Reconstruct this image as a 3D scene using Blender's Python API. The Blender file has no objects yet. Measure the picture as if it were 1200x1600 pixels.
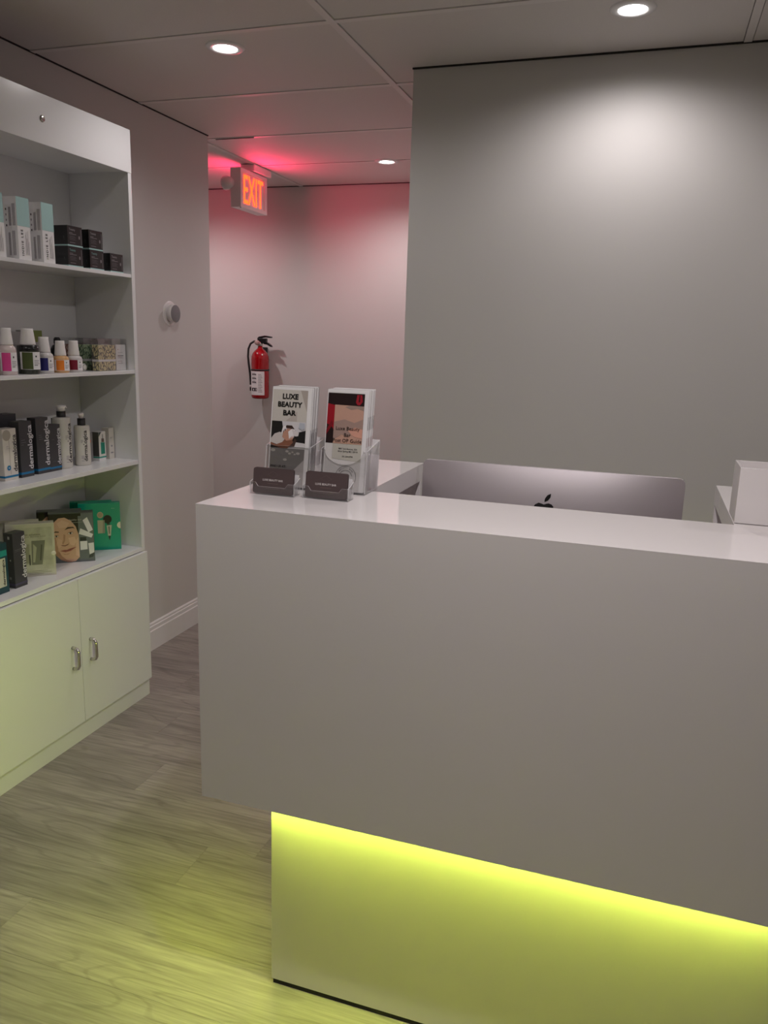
import bpy, bmesh, math, random
from mathutils import Vector, Matrix
random.seed(7)
PI = math.pi
SC = bpy.context.scene
COL = SC.collection

# ------------------------------------------------------------------ camera (measured), exposure, world
FLOOR = 0.0
EYE = 1.5
yaw, pitch, roll, f_px = 0.31608658, -0.21574075, 0.03003388, 1233.995
cd = bpy.data.cameras.new('camera'); cam = bpy.data.objects.new('camera', cd); COL.objects.link(cam)
cd.sensor_fit = 'VERTICAL'; cd.sensor_height = 36.0; cd.sensor_width = 27.0
cd.lens = f_px / 1600.0 * 36.0; cd.clip_start = 0.02
fw = Vector((-math.sin(yaw) * math.cos(pitch), math.cos(yaw) * math.cos(pitch), math.sin(pitch)))
rt = Vector((math.cos(yaw), math.sin(yaw), 0)); up = rt.cross(fw)
r2 = rt * math.cos(roll) + up * math.sin(roll); u2 = up * math.cos(roll) - rt * math.sin(roll)
M = Matrix((r2, u2, -fw)).transposed().to_4x4(); M.translation = Vector((0, 0, EYE)); cam.matrix_world = M
SC.camera = cam
SC.view_settings.view_transform = 'Standard'; SC.view_settings.look = 'None'
SC.view_settings.exposure = 0.0; SC.view_settings.gamma = 1.0; SC.view_settings.use_curve_mapping = False
w = bpy.data.worlds.new('world'); SC.world = w; w.use_nodes = True
w.node_tree.nodes['Background'].inputs[0].default_value = (0.9, 0.92, 1, 1)
w.node_tree.nodes['Background'].inputs[1].default_value = 0.0

LAMP_W = 7.2            # watts of one downlight
LAMP_COL = (1.0, 0.935, 0.935)
LED_L = 96.0            # radiance of the strip under the desk
LED_COL = (0.80, 1.0, 0.11)
EXIT_L = 11.0
EXIT_W = 2.2

# ------------------------------------------------------------------ materials
def mat(name, col, rough=0.5, metal=0.0, coat=0.0, spec=0.5, noise=0.0, nscale=40, bump=0.0, emit=None, estr=0):
    m = bpy.data.materials.new(name); m.use_nodes = True
    nt = m.node_tree; b = nt.nodes['Principled BSDF']
    b.inputs['Base Color'].default_value = (*col, 1); b.inputs['Roughness'].default_value = rough
    b.inputs['Metallic'].default_value = metal; b.inputs['Coat Weight'].default_value = coat
    b.inputs['Coat Roughness'].default_value = 0.04; b.inputs['Specular IOR Level'].default_value = spec
    if emit:
        b.inputs['Emission Color'].default_value = (*emit, 1); b.inputs['Emission Strength'].default_value = estr
    if noise or bump:
        tc = nt.nodes.new('ShaderNodeTexCoord'); n = nt.nodes.new('ShaderNodeTexNoise')
        n.inputs['Scale'].default_value = nscale; n.inputs['Detail'].default_value = 3
        nt.links.new(tc.outputs['Object'], n.inputs['Vector'])
        if noise:
            r = nt.nodes.new('ShaderNodeMapRange')
            r.inputs['To Min'].default_value = 1 - noise; r.inputs['To Max'].default_value = 1 + noise
            nt.links.new(n.outputs['Fac'], r.inputs['Value'])
            x = nt.nodes.new('ShaderNodeMix'); x.data_type = 'RGBA'; x.blend_type = 'MULTIPLY'; x.inputs['Factor'].default_value = 1
            x.inputs['A'].default_value = (*col, 1); nt.links.new(r.outputs['Result'], x.inputs['B'])
            nt.links.new(x.outputs['Result'], b.inputs['Base Color'])
        if bump:
            bp = nt.nodes.new('ShaderNodeBump'); bp.inputs['Strength'].default_value = bump; bp.inputs['Distance'].default_value = 0.002
            nt.links.new(n.outputs['Fac'], bp.inputs['Height']); nt.links.new(bp.outputs['Normal'], b.inputs['Normal'])
    return m

def srgb(r, g, b):
    return tuple(((c / 255 + 0.055) / 1.055) ** 2.4 if c > 10 else c / 255 / 12.92 for c in (r, g, b))

_flat = {}
def ink(r, g, b, rough=0.45):
    k = (r, g, b, rough)
    if k not in _flat: _flat[k] = mat('ink_%d_%d_%d' % (r, g, b), srgb(r, g, b), rough, noise=0.04, nscale=300)
    return _flat[k]

WALL = mat('wall_paint', (0.605, 0.585, 0.568), 0.55, noise=0.02, nscale=3, bump=0.03)
CEIL = mat('ceiling_panel', (0.66, 0.62, 0.60), 0.7, noise=0.04, nscale=180, bump=0.15)
TEE = mat('ceiling_tee', (0.72, 0.68, 0.66), 0.5, noise=0.02)
DARK = mat('dark_gap', (0.02, 0.018, 0.016), 0.8, noise=0.1)
TRIMW = mat('trim_white', (0.78, 0.76, 0.76), 0.35, noise=0.02, nscale=20)
LACQ = mat('white_lacquer', (0.82, 0.775, 0.775), 0.06, coat=0.4, noise=0.01, nscale=2)
LAMI = mat('white_laminate', (0.78, 0.78, 0.78), 0.22, noise=0.01, nscale=4)
CHROME = mat('brushed_chrome', (0.62, 0.60, 0.57), 0.18, metal=1, noise=0.05, nscale=200)
ALU = mat('aluminium', (0.52, 0.475, 0.495), 0.5, metal=0.6, noise=0.03, nscale=500)
BLACK = mat('black_gloss', (0.012, 0.012, 0.013), 0.2, noise=0.1)
RUBBER = mat('black_rubber', (0.015, 0.015, 0.016), 0.5, noise=0.1, nscale=100)
RED = mat('red_enamel', (0.32, 0.003, 0.006), 0.1, coat=0.5, noise=0.03)
PLAST = mat('white_plastic', (0.75, 0.73, 0.72), 0.35, noise=0.02)
THERMO = mat('thermostat_face', (0.19, 0.19, 0.20), 0.3, noise=0.03)
LENS = mat('lamp_lens', (1, 1, 1), 0.4, emit=(1, 0.97, 0.94), estr=14, noise=0.01)
LED = mat('led_strip', (0.9, 1, 0.5), 0.5, emit=LED_COL, estr=LED_L, noise=0.01)
EXITM = mat('exit_letters', (0.9, 0.1, 0.05), 0.4, emit=(1, 0.024, 0.003), estr=EXIT_L, noise=0.01)
CARDB = mat('black_card', (0.012, 0.012, 0.012), 0.3, noise=0.1, nscale=60)
CHAR = mat('charcoal_card', (0.045, 0.045, 0.05), 0.4, noise=0.08, nscale=80)
WCARD = mat('white_card', (0.80, 0.79, 0.79), 0.4, noise=0.02, nscale=60)
CREAM = mat('cream_plastic', (0.66, 0.64, 0.58), 0.32, noise=0.02)
PUMP = mat('pump_white', (0.80, 0.77, 0.75), 0.35, noise=0.02)
PAPER = mat('paper', (0.76, 0.74, 0.74), 0.5, noise=0.03, nscale=90)
TEALC = mat('teal_card', srgb(0, 158, 128), 0.35, noise=0.05, nscale=50)
SILV = mat('silver_card', (0.62, 0.60, 0.50), 0.24, metal=0.25, noise=0.15, nscale=22)
CARDBR = mat('brown_card', srgb(84, 70, 70), 0.4, noise=0.05, nscale=80)

def glass(name, tint=(1, 1, 1), g=0.12):
    m = bpy.data.materials.new(name); m.use_nodes = True; nt = m.node_tree
    for n in list(nt.nodes):
        if n.type == 'BSDF_PRINCIPLED': nt.nodes.remove(n)
    out = [n for n in nt.nodes if n.type == 'OUTPUT_MATERIAL'][0]
    t = nt.nodes.new('ShaderNodeBsdfTransparent'); t.inputs[0].default_value = (*tint, 1)
    gl = nt.nodes.new('ShaderNodeBsdfGlossy'); gl.inputs['Roughness'].default_value = 0.05
    lw = nt.nodes.new('ShaderNodeLayerWeight'); lw.inputs['Blend'].default_value = 0.5
    pw = nt.nodes.new('ShaderNodeMath'); pw.operation = 'POWER'; pw.inputs[1].default_value = 3.0; nt.links.new(lw.outputs['Facing'], pw.inputs[0])
    fr = nt.nodes.new('ShaderNodeMapRange'); fr.inputs['To Min'].default_value = 0.055; fr.inputs['To Max'].default_value = 0.8; nt.links.new(pw.outputs[0], fr.inputs['Value'])
    x = nt.nodes.new('ShaderNodeMixShader'); nt.links.new(fr.outputs[0], x.inputs[0])
    nt.links.new(t.outputs[0], x.inputs[1]); nt.links.new(gl.outputs[0], x.inputs[2]); nt.links.new(x.outputs[0], out.inputs[0])
    return m
def painted_edge_light():  # pale mix: light lines along the acrylic edges put into the colour
    m = mat('acrylic_edge', (0.86, 0.84, 0.85), 0.15, noise=0.02)
    nt = m.node_tree; b = nt.nodes['Principled BSDF']; out = [n for n in nt.nodes if n.type == 'OUTPUT_MATERIAL'][0]
    t = nt.nodes.new('ShaderNodeBsdfTransparent'); x = nt.nodes.new('ShaderNodeMixShader'); x.inputs[0].default_value = 0.62
    nt.links.new(t.outputs[0], x.inputs[1]); nt.links.new(b.outputs[0], x.inputs[2]); nt.links.new(x.outputs[0], out.inputs[0])
    return m
ACRYL_EDGE = painted_edge_light()
ACRYL = glass('clear_acrylic', (0.985, 0.985, 0.985), 0.06)

def plank_material():
    m = bpy.data.materials.new('vinyl_plank'); m.use_nodes = True; nt = m.node_tree; b = nt.nodes['Principled BSDF']; L = nt.links.new
    N = nt.nodes.new
    tc = N('ShaderNodeTexCoord'); oi = N('ShaderNodeObjectInfo')
    off = N('ShaderNodeVectorMath'); off.operation = 'SCALE'; off.inputs[0].default_value = (7.3, 3.1, 5.7)
    mul = N('ShaderNodeMath'); mul.operation = 'MULTIPLY'; mul.inputs[1].default_value = 9.0; L(oi.outputs['Random'], mul.inputs[0]); L(mul.outputs[0], off.inputs['Scale'])
    add = N('ShaderNodeVectorMath'); add.operation = 'ADD'; L(tc.outputs['Object'], add.inputs[0]); L(off.outputs[0], add.inputs[1])
    # broad cathedral figure: contour rings of a stretched noise
    mp = N('ShaderNodeMapping'); mp.inputs['Scale'].default_value = (1.0, 7.0, 1); L(add.outputs[0], mp.inputs['Vector'])
    n1 = N('ShaderNodeTexNoise'); n1.inputs['Scale'].default_value = 1.0; n1.inputs['Detail'].default_value = 2.5; n1.inputs['Distortion'].default_value = 0.4; L(mp.outputs[0], n1.inputs['Vector'])
    k = N('ShaderNodeMath'); k.operation = 'MULTIPLY'; k.inputs[1].default_value = 70; L(n1.outputs['Fac'], k.inputs[0])
    s = N('ShaderNodeMath'); s.operation = 'SINE'; L(k.outputs[0], s.inputs[0])
    r1 = N('ShaderNodeMapRange'); r1.inputs['From Min'].default_value = 0.70; r1.inputs['From Max'].default_value = 1.0; r1.inputs['To Min'].default_value = 1.0; r1.inputs['To Max'].default_value = 0.83; L(s.outputs[0], r1.inputs['Value'])
    # fine fibre streaks
    mp2 = N('ShaderNodeMapping'); mp2.inputs['Scale'].default_value = (5, 120, 1); L(add.outputs[0], mp2.inputs['Vector'])
    n2 = N('ShaderNodeTexNoise'); n2.inputs['Scale'].default_value = 1.0; n2.inputs['Detail'].default_value = 5; n2.inputs['Roughness'].default_value = 0.65; L(mp2.outputs[0], n2.inputs['Vector'])
    r2_ = N('ShaderNodeMapRange'); r2_.inputs['From Min'].default_value = 0.25; r2_.inputs['From Max'].default_value = 0.75; r2_.inputs['To Min'].default_value = 0.66; r2_.inputs['To Max'].default_value = 1.28; L(n2.outputs['Fac'], r2_.inputs['Value'])
    # soft cloudy bands
    mp3 = N('ShaderNodeMapping'); mp3.inputs['Scale'].default_value = (2.2, 14, 1); L(add.outputs[0], mp3.inputs['Vector'])
    n3 = N('ShaderNodeTexNoise'); n3.inputs['Scale'].default_value = 1.0; n3.inputs['Detail'].default_value = 3; L(mp3.outputs[0], n3.inputs['Vector'])
    r3 = N('ShaderNodeMapRange'); r3.inputs['From Min'].default_value = 0.3; r3.inputs['From Max'].default_value = 0.7; r3.inputs['To Min'].default_value = 0.78; r3.inputs['To Max'].default_value = 1.2; L(n3.outputs['Fac'], r3.inputs['Value'])
    r4 = N('ShaderNodeMapRange'); r4.inputs['To Min'].default_value = 0.88; r4.inputs['To Max'].default_value = 1.10; L(oi.outputs['Random'], r4.inputs['Value'])
    prod = r1.outputs['Result']
    for o in (r2_.outputs['Result'], r3.outputs['Result'], r4.outputs['Result']):
        q = N('ShaderNodeMath'); q.operation = 'MULTIPLY'; L(prod, q.inputs[0]); L(o, q.inputs[1]); prod = q.outputs[0]
    mx = N('ShaderNodeMix'); mx.data_type = 'RGBA'; mx.blend_type = 'MULTIPLY'; mx.inputs['Factor'].default_value = 1
    mx.inputs['A'].default_value = (0.30, 0.265, 0.235, 1); L(prod, mx.inputs['B']); L(mx.outputs['Result'], b.inputs['Base Color'])
    b.inputs['Roughness'].default_value = 0.42
    bp = N('ShaderNodeBump'); bp.inputs['Strength'].default_value = 0.12; bp.inputs['Distance'].default_value = 0.001
    L(n2.outputs['Fac'], bp.inputs['Height']); L(bp.outputs['Normal'], b.inputs['Normal'])
    return m
PLANK = plank_material()

def pattern_material(name, base, dark, scale=55):
    m = bpy.data.materials.new(name); m.use_nodes = True; nt = m.node_tree; b = nt.nodes['Principled BSDF']; L = nt.links.new
    tc = nt.nodes.new('ShaderNodeTexCoord'); mp = nt.nodes.new('ShaderNodeMapping'); mp.inputs['Rotation'].default_value = (0, PI / 4, 0)
    L(tc.outputs['Object'], mp.inputs['Vector'])
    mp.inputs['Scale'].default_value = (1, 1, 0.5)
    v = nt.nodes.new('ShaderNodeTexVoronoi'); v.feature = 'DISTANCE_TO_EDGE'; v.inputs['Scale'].default_value = scale * 2.2; L(mp.outputs[0], v.inputs['Vector'])
    r = nt.nodes.new('ShaderNodeMapRange'); r.inputs['From Min'].default_value = 0.05; r.inputs['From Max'].default_value = 0.16; L(v.outputs['Distance'], r.inputs['Value'])
    x = nt.nodes.new('ShaderNodeMix'); x.data_type = 'RGBA'; x.inputs['A'].default_value = (*dark, 1); x.inputs['B'].default_value = (*base, 1)
    L(r.outputs['Result'], x.inputs['Factor']); L(x.outputs['Result'], b.inputs['Base Color']); b.inputs['Roughness'].default_value = 0.5
    return m
PATY = pattern_material('leaf_pattern_yellow', srgb(226, 214, 160), srgb(84, 82, 78))
PATG = pattern_material('leaf_pattern_green', srgb(178, 196, 160), srgb(50, 84, 60))
PATR = pattern_material('leaf_pattern_red', srgb(216, 190, 176), srgb(150, 60, 60))

# ------------------------------------------------------------------ builders
class MB:
    def __init__(s): s.bm = bmesh.new(); s.mats = []
    def mi(s, m):
        if m not in s.mats: s.mats.append(m)
        return s.mats.index(m)
    def box(s, x0, x1, y0, y1, z0, z1, m, bevel=0.0):
        i = s.mi(m)
        vs = [s.bm.verts.new(p) for p in ((x0, y0, z0), (x1, y0, z0), (x1, y1, z0), (x0, y1, z0), (x0, y0, z1), (x1, y0, z1), (x1, y1, z1), (x0, y1, z1))]
        fs = [s.bm.faces.new([vs[k] for k in q]) for q in ((0, 3, 2, 1), (4, 5, 6, 7), (0, 1, 5, 4), (1, 2, 6, 5), (2, 3, 7, 6), (3, 0, 4, 7))]
        for f in fs: f.material_index = i
        if bevel:
            es = list({e for f in fs for e in f.edges})
            r = bmesh.ops.bevel(s.bm, geom=es, offset=bevel, segments=2, affect='EDGES', profile=0.5)
            for f in r['faces']: f.material_index = i
        return s
    def prism(s, pts, a0, a1, m, axis='z', cap=True):
        """extrude a 2-D outline: axis z -> (x,y), axis y -> (x,z), axis x -> (y,z)"""
        i = s.mi(m)
        def P(p, a): return (p[0], p[1], a) if axis == 'z' else ((p[0], a, p[1]) if axis == 'y' else (a, p[0], p[1]))
        A = [s.bm.verts.new(P(p, a0)) for p in pts]; B = [s.bm.verts.new(P(p, a1)) for p in pts]
        fs = []
        if cap: fs += [s.bm.faces.new(A), s.bm.faces.new(B)]
        n = len(pts)
        for k in range(n): fs.append(s.bm.faces.new((A[k], A[(k + 1) % n], B[(k + 1) % n], B[k])))
        for f in fs: f.material_index = i
        if m is ACRYL:
            e = s.mi(ACRYL_EDGE)
            for f in fs[2:]: f.material_index = e
        return s
    def lathe(s, prof, m, n=24, c=(0, 0, 0), axis='z', sx=1, sy=1, smooth=True, caps=True):
        i = s.mi(m); rings = []
        for r, h in prof:
            ring = []
            for k in range(n):
                a = 2 * PI * k / n; x, y = r * math.cos(a) * sx, r * math.sin(a) * sy
                p = (x, y, h) if axis == 'z' else ((x, h, y) if axis == 'y' else (h, x, y))
                ring.append(s.bm.verts.new((p[0] + c[0], p[1] + c[1], p[2] + c[2])))
            rings.append(ring)
        for a, b in zip(rings, rings[1:]):
            for k in range(n):
                f = s.bm.faces.new((a[k], a[(k + 1) % n], b[(k + 1) % n], b[k])); f.material_index = i; f.smooth = smooth
        if caps:
            for ring in (rings[0], rings[-1]):
                f = s.bm.faces.new(ring); f.material_index = i
        return s
    def tube(s, path, r, m, n=10, smooth=True):
        i = s.mi(m); path = [Vector(p) for p in path]; rings = []; pv = None
        for k, p in enumerate(path):
            t = (path[min(k + 1, len(path) - 1)] - path[max(k - 1, 0)]).normalized()
            if pv is None: pv = t.orthogonal().normalized()
            pv = (pv - t * pv.dot(t)).normalized(); q = t.cross(pv)
            rr = r[k] if isinstance(r, (list, tuple)) else r
            rings.append([s.bm.verts.new(p + pv * rr * math.cos(2 * PI * j / n) + q * rr * math.sin(2 * PI * j / n)) for j in range(n)])
        for a, b in zip(rings, rings[1:]):
            for j in range(n):
                f = s.bm.faces.new((a[j], a[(j + 1) % n], b[(j + 1) % n], b[j])); f.material_index = i; f.smooth = smooth
        for ring in (rings[0], rings[-1]): s.bm.faces.new(ring).material_index = i
        return s
    def face(s, pts3, m):
        f = s.bm.faces.new([s.bm.verts.new(p) for p in pts3]); f.material_index = s.mi(m); return s
    def flat(s, pts, m, layer=0, off=0.0004):
        """flat print on a front face: (x, z) outline at y = -(off + layer * 0.25 mm)"""
        y = -(off + layer * 0.00025)
        return s.face([(p[0], y, p[1]) for p in pts], m)
    def rect(s, x0, x1, z0, z1, m, layer=0): return s.flat(((x0, z0), (x1, z0), (x1, z1), (x0, z1)), m, layer)
    def disc(s, cx, cz, r, m, layer=0, n=16, sx=1, sz=1):
        return s.flat([(cx + r * sx * math.cos(2 * PI * k / n), cz + r * sz * math.sin(2 * PI * k / n)) for k in range(n)], m, layer)
    def text(s, body, m, cx, cz, length, height=None, bold=0.0, rot=0, layer=1, curve=None, y0=0.0, spacing=1.0):
        """flat lettering centred on (cx, cz); rot 90 reads bottom to top; curve = (radius, depth of axis) wraps it on a bottle"""
        V, F = glyphs(body, bold, spacing)
        xs = [v[0] for v in V]; ys = [v[1] for v in V]
        wx, wy = max(xs) - min(xs), max(ys) - min(ys); mx, my = (max(xs) + min(xs)) / 2, (max(ys) + min(ys)) / 2
        kx = length / wx; ky = height / wy if height else kx
        i = s.mi(m); out = []
        for v in V:
            x, z = (v[0] - mx) * kx, (v[1] - my) * ky
            if rot == 90: x, z = -z, x
            x += cx; z += cz; yy = y0 - (0.0004 + layer * 0.00025)
            if curve:
                a = x / curve[0]; R = curve[0] + 0.0005 + layer * 0.0002
                out.append(s.bm.verts.new((R * math.sin(a), curve[1] - R * math.cos(a), z)))
            else: out.append(s.bm.verts.new((x, yy, z)))
        for q in F:
            try: s.bm.faces.new([out[k] for k in q]).material_index = i
            except ValueError: pass
        return s
    def build(s, name, parent=None, loc=None, rotz=None, fixn=True):
        if fixn: bmesh.ops.recalc_face_normals(s.bm, faces=s.bm.faces)
        me = bpy.data.meshes.new(name); s.bm.to_mesh(me); s.bm.free()
        for m in s.mats: me.materials.append(m)
        o = bpy.data.objects.new(name, me); COL.objects.link(o)
        if parent: o.parent = parent
        if loc is not None: o.location = loc
        if rotz is not None: o.rotation_euler = (0, 0, rotz)
        return o

_gl = {}
def glyphs(body, bold, spacing=1.0):
    k = (body, bold, spacing)
    if k not in _gl:
        cu = bpy.data.curves.new('tmp', 'FONT'); cu.body = body; cu.size = 1; cu.resolution_u = 2; cu.offset = bold; cu.align_x = 'CENTER'; cu.space_character = spacing
        ob = bpy.data.objects.new('tmp', cu); COL.objects.link(ob)
        me = bpy.data.meshes.new_from_object(ob.evaluated_get(bpy.context.evaluated_depsgraph_get()))
        _gl[k] = ([tuple(v.co) for v in me.vertices], [tuple(p.vertices) for p in me.polygons])
        bpy.data.objects.remove(ob); bpy.data.curves.remove(cu); bpy.data.meshes.remove(me)
    return _gl[k]

def tag(o, label, cat, group=None):
    o['label'] = label; o['category'] = cat
    if group: o['group'] = group
    return o
def thing(name, label, cat, loc=(0, 0, 0), rotz=0, group=None):
    o = bpy.data.objects.new(name, None); COL.objects.link(o); o.location = loc; o.rotation_euler = (0, 0, rotz); o.empty_display_size = 0.05
    return tag(o, label, cat, group)
def struct(o): o['kind'] = 'structure'; return o
def copy_tree(o, loc, rotz=None, label=None):
    c = o.copy(); COL.objects.link(c); c.location = loc
    if rotz is not None: c.rotation_euler = (0, 0, rotz)
    if label: c['label'] = label
    for ch in list(o.children):
        d = ch.copy(); COL.objects.link(d); d.parent = c
        for g in list(ch.children):
            e = g.copy(); COL.objects.link(e); e.parent = d
    return c

# ------------------------------------------------------------------ the room
CH = EYE + 0.946                      # ceiling height
XL, XR, YB, YR = -2.165, 2.6, 4.965, -2.6
XF = -3.7                             # far wall of the side passage
WC, WE = 2.955, 3.668                 # face of the middle wall; end of the left wall
MXL = -0.905                          # left end of the middle wall

def wall(name, x0, x1, y0, y1, m=WALL):
    return struct(MB().box(x0, x1, y0, y1, 0, CH + 0.03, m).build(name))
wall('wall_left', XL - 0.13, XL, YR, WE)
wall('wall_back', XF, XR, YB, YB + 0.1)
wall('wall_middle', MXL, XR, WC, YB - 0.001)
wall('wall_right', XR, XR + 0.1, YR, YB)
wall('wall_rear', XF, XR, YR - 0.1, YR)
wall('wall_passage', XF - 0.1, XF, YR, YB)

# floor: base slab and individual vinyl planks running along X
fl = struct(MB().box(XF, XR, YR, YB, -0.06, -0.004, DARK).build('floor'))
PW, PL, PG = 0.178, 1.22, 0.00025
joint = {0: -1.444, 2: -1.121, 3: -0.968}
rows = range(int((YR - 1.299) / PW) - 1, int((YB - 1.299) / PW) + 1)
pm = MB().box(PG, PL - PG, PG, PW - PG, -0.004, 0.0, PLANK, bevel=0.0003)
plank0 = pm.build('plank', fl); plank_me = plank0.data; first = True
for k in rows:
    y = 1.299 + k * PW
    j = joint.get(k, -1.2 + ((k * 0.437) % 1.0) * PL)
    n0 = math.floor((-2.3 - j) / PL)
    x = j + n0 * PL
    if y > WE - 0.2: x -= PL * 2
    while x < XR:
        if y < YR or y + PW > YB or x + PL > XR + 0.9 or (y > WC + 0.05 and x > MXL) or (y < YR + 0.2): x += PL; continue
        if first: o = plank0; first = False
        else: o = bpy.data.objects.new('plank', plank_me); COL.objects.link(o); o.parent = fl
        o.location = (x, y, 0); x += PL

# ceiling: slab, lay-in tiles and T-bars
ce = struct(MB().box(XF, XR, YR, YB, CH + 0.02, CH + 0.06, DARK).build('ceiling'))
gx = [XF] + [v for v in (-3.47, -2.25, -1.03, 0.19, 1.41)] + [XR]
gy = [2.49 + 0.625 * k for k in range(-9, 5)]
gy = [YR] + [v for v in gy if YR + 0.1 < v < YB - 0.1] + [YB]
tile_me = {}
lamps_at = [(-1.468, 2.612), (-0.148, 2.608), (-1.476, 4.375)]
for i in range(len(gx) - 1):
    for k in range(len(gy) - 1):
        x0, x1, y0, y1 = gx[i] + 0.014, gx[i + 1] - 0.014, gy[k] + 0.014, gy[k + 1] - 0.014
        key = (round(x1 - x0, 3), round(y1 - y0, 3))
        if key not in tile_me:
            o = MB().box(0, x1 - x0, 0, y1 - y0, 0, 0.014, CEIL, bevel=0.0012).build('ceiling_tile', ce); tile_me[key] = o.data
        else:
            o = bpy.data.objects.new('ceiling_tile', tile_me[key]); COL.objects.link(o); o.parent = ce
        o.location = (x0, y0, CH)
for v in gx[1:-1]: MB().box(v - 0.012, v + 0.012, YR, YB, CH - 0.003, CH + 0.018, TEE).build('ceiling_tee', ce)
for v in gy[1:-1]: MB().box(XF, XR, v - 0.012, v + 0.012, CH - 0.0025, CH + 0.017, TEE).build('ceiling_tee', ce)
struct(MB().box(XL, XL + 0.005, YR, WE, CH - 0.0045, CH, DARK).build('trim_1'))
struct(MB().box(MXL - 0.003, XR, WC - 0.005, WC, CH - 0.0055, CH, DARK).build('trim_2'))
struct(MB().box(XF, MXL, YB - 0.004, YB, CH - 0.0035, CH, DARK).build('trim_3'))
struct(MB().box(-2.16, -1.95, 3.735, 3.741, CH - 0.005, CH - 0.0031, DARK).build('trim_4'))

def baseboard(name, pts):  # profile (depth, height) swept along one wall
    prof = [(0, 0), (0.014, 0), (0.014, 0.096), (0.0105, 0.100), (0.0105, 0.117), (0.007, 0.120), (0.007, 0.129), (0.003, 0.135), (0, 0.135)]
    return prof
prof = baseboard('', None)
struct(MB().prism([(XL + d, h) for d, h in prof], YR, WE, TRIMW, axis='y').build('baseboard_left'))
struct(MB().prism([(YB - d, h) for d, h in prof], XF, MXL, TRIMW, axis='x').build('baseboard_back'))
struct(MB().prism([(WC - d, h) for d, h in prof], MXL, XR, TRIMW, axis='x').build('baseboard_middle'))

# ------------------------------------------------------------------ ceiling downlights
def downlight(x, y, label, group, power=1.0):
    t = thing('downlight', label, 'ceiling light', (x, y, CH), group=group)
    MB().lathe([(0.041, -0.001), (0.043, -0.006), (0.062, -0.004), (0.066, 0.0), (0.066, 0.002)], TRIMW, 40, caps=False).build('trim_ring', t)
    MB().lathe([(0.0005, -0.0035), (0.030, -0.0035), (0.041, -0.0015)], LENS, 32, caps=False).build('lens', t)
    ld = bpy.data.lights.new('downlight_lamp', 'SPOT'); ld.energy = LAMP_W * 4 * power; ld.color = LAMP_COL
    ld.spot_size = math.radians(164); ld.spot_blend = 0.7; ld.shadow_soft_size = 0.035
    lo = bpy.data.objects.new('lamp', ld); COL.objects.link(lo); lo.parent = t; lo.location = (0, 0, -0.012)
    return t
downlight(-1.468, 2.612, 'round recessed downlight above the gap between shelf unit and desk', 'ceiling downlights', 0.5)
downlight(-0.148, 2.608, 'round recessed downlight close to the wall behind the desk, casting a bright scallop', 'ceiling downlights', 0.63)
downlight(-1.476, 4.375, 'small far downlight in the passage ceiling beside the red exit sign', 'ceiling downlights', 1.0)
downlight(-1.47, 0.85, 'dimmed round downlight above the front end of the shelf unit, outside the photo', 'ceiling downlights', 0.45)
downlight(-0.148, 0.85, 'strong round downlight above the front of the desk, outside the photo', 'ceiling downlights', 2.0)  # unseen lamp, turned up to brighten the counter top
downlight(1.17, 2.608, 'round downlight past the right end of the desk, outside the photo', 'ceiling downlights')
downlight(-2.95, 4.2, 'round downlight in the passage around the corner from the exit sign, outside the photo', 'ceiling downlights', 1.3)

# ------------------------------------------------------------------ reception desk
TOP = EYE - 0.325
D0, D1 = -0.820, 0.450               # left and right ends
DY, DB = 1.320, 1.597                # front and back of the counter
WY = 2.045                           # end of the wings
WL, WR = -0.560, 0.177               # inner faces of the wings
BOT = EYE - 0.960                    # underside of the hanging front
desk = thing('reception_desk', 'glossy white U-shaped reception desk with an overhanging front and a glowing yellow-green base', 'desk', (0, 0, 0))
MB().prism([(D0, DY), (D1, DY), (D1, WY + 0.012), (WR, WY + 0.012), (WR, DB), (WL, DB), (WL, WY), (D0, WY)], TOP - 0.045, TOP, LACQ).build('counter_top', desk)
MB().box(D0, D1, DY, DY + 0.03, BOT, TOP - 0.045, LACQ).build('front_panel', desk)
MB().box(D0 + 0.03, D1 - 0.03, DY + 0.03, 1.60, BOT, BOT + 0.02, LACQ).build('overhang_soffit', desk)
MB().box(D0, D0 + 0.03, DY + 0.03, WY, BOT, TOP - 0.045, LACQ).build('side_panel', desk)
MB().box(D1 - 0.03, D1, DY + 0.03, WY + 0.012, BOT, TOP - 0.045, LACQ).build('side_panel', desk)
MB().box(D0 + 0.03, WL, WY - 0.03, WY, 0.71, TOP - 0.045, LACQ).build('wing_end_panel', desk)
MB().box(WR, D1 - 0.03, WY - 0.018, WY + 0.012, 0.71, TOP - 0.045, LACQ).build('wing_end_panel', desk)
MB().box(D0 + 0.03, D1 - 0.03, DY + 0.03, 2.045, 0.655, 0.68, LACQ).build('work_surface', desk)
MB().box(D0 + 0.03, D0 + 0.05, 1.62, 2.045, 0.0, 0.655, LACQ).build('rear_leg_panel', desk)
MB().box(D1 - 0.05, D1 - 0.03, 1.62, 2.045, 0.0, 0.655, LACQ).build('rear_leg_panel', desk)
PLX, PLY = -0.717, 1.440
MB().box(PLX, D1 - 0.1, PLY, 1.60, 0.012, BOT, LACQ, bevel=0.0015).build('plinth', desk)
MB().box(PLX + 0.004, D1 - 0.104, PLY + 0.002, 1.596, 0.0, 0.012, DARK).build('toe_strip', desk)
MB().box(PLX + 0.004, D1 - 0.104, PLY - 0.030, PLY - 0.018, BOT - 0.006, BOT, LED).build('led_strip', desk)
MB().box(PLX - 0.026, PLX - 0.020, DY + 0.085, 1.64, BOT - 0.046, BOT, LED).build('led_strip', desk)  # unseen side strip, added and hung tall to light the cabinet green

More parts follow.
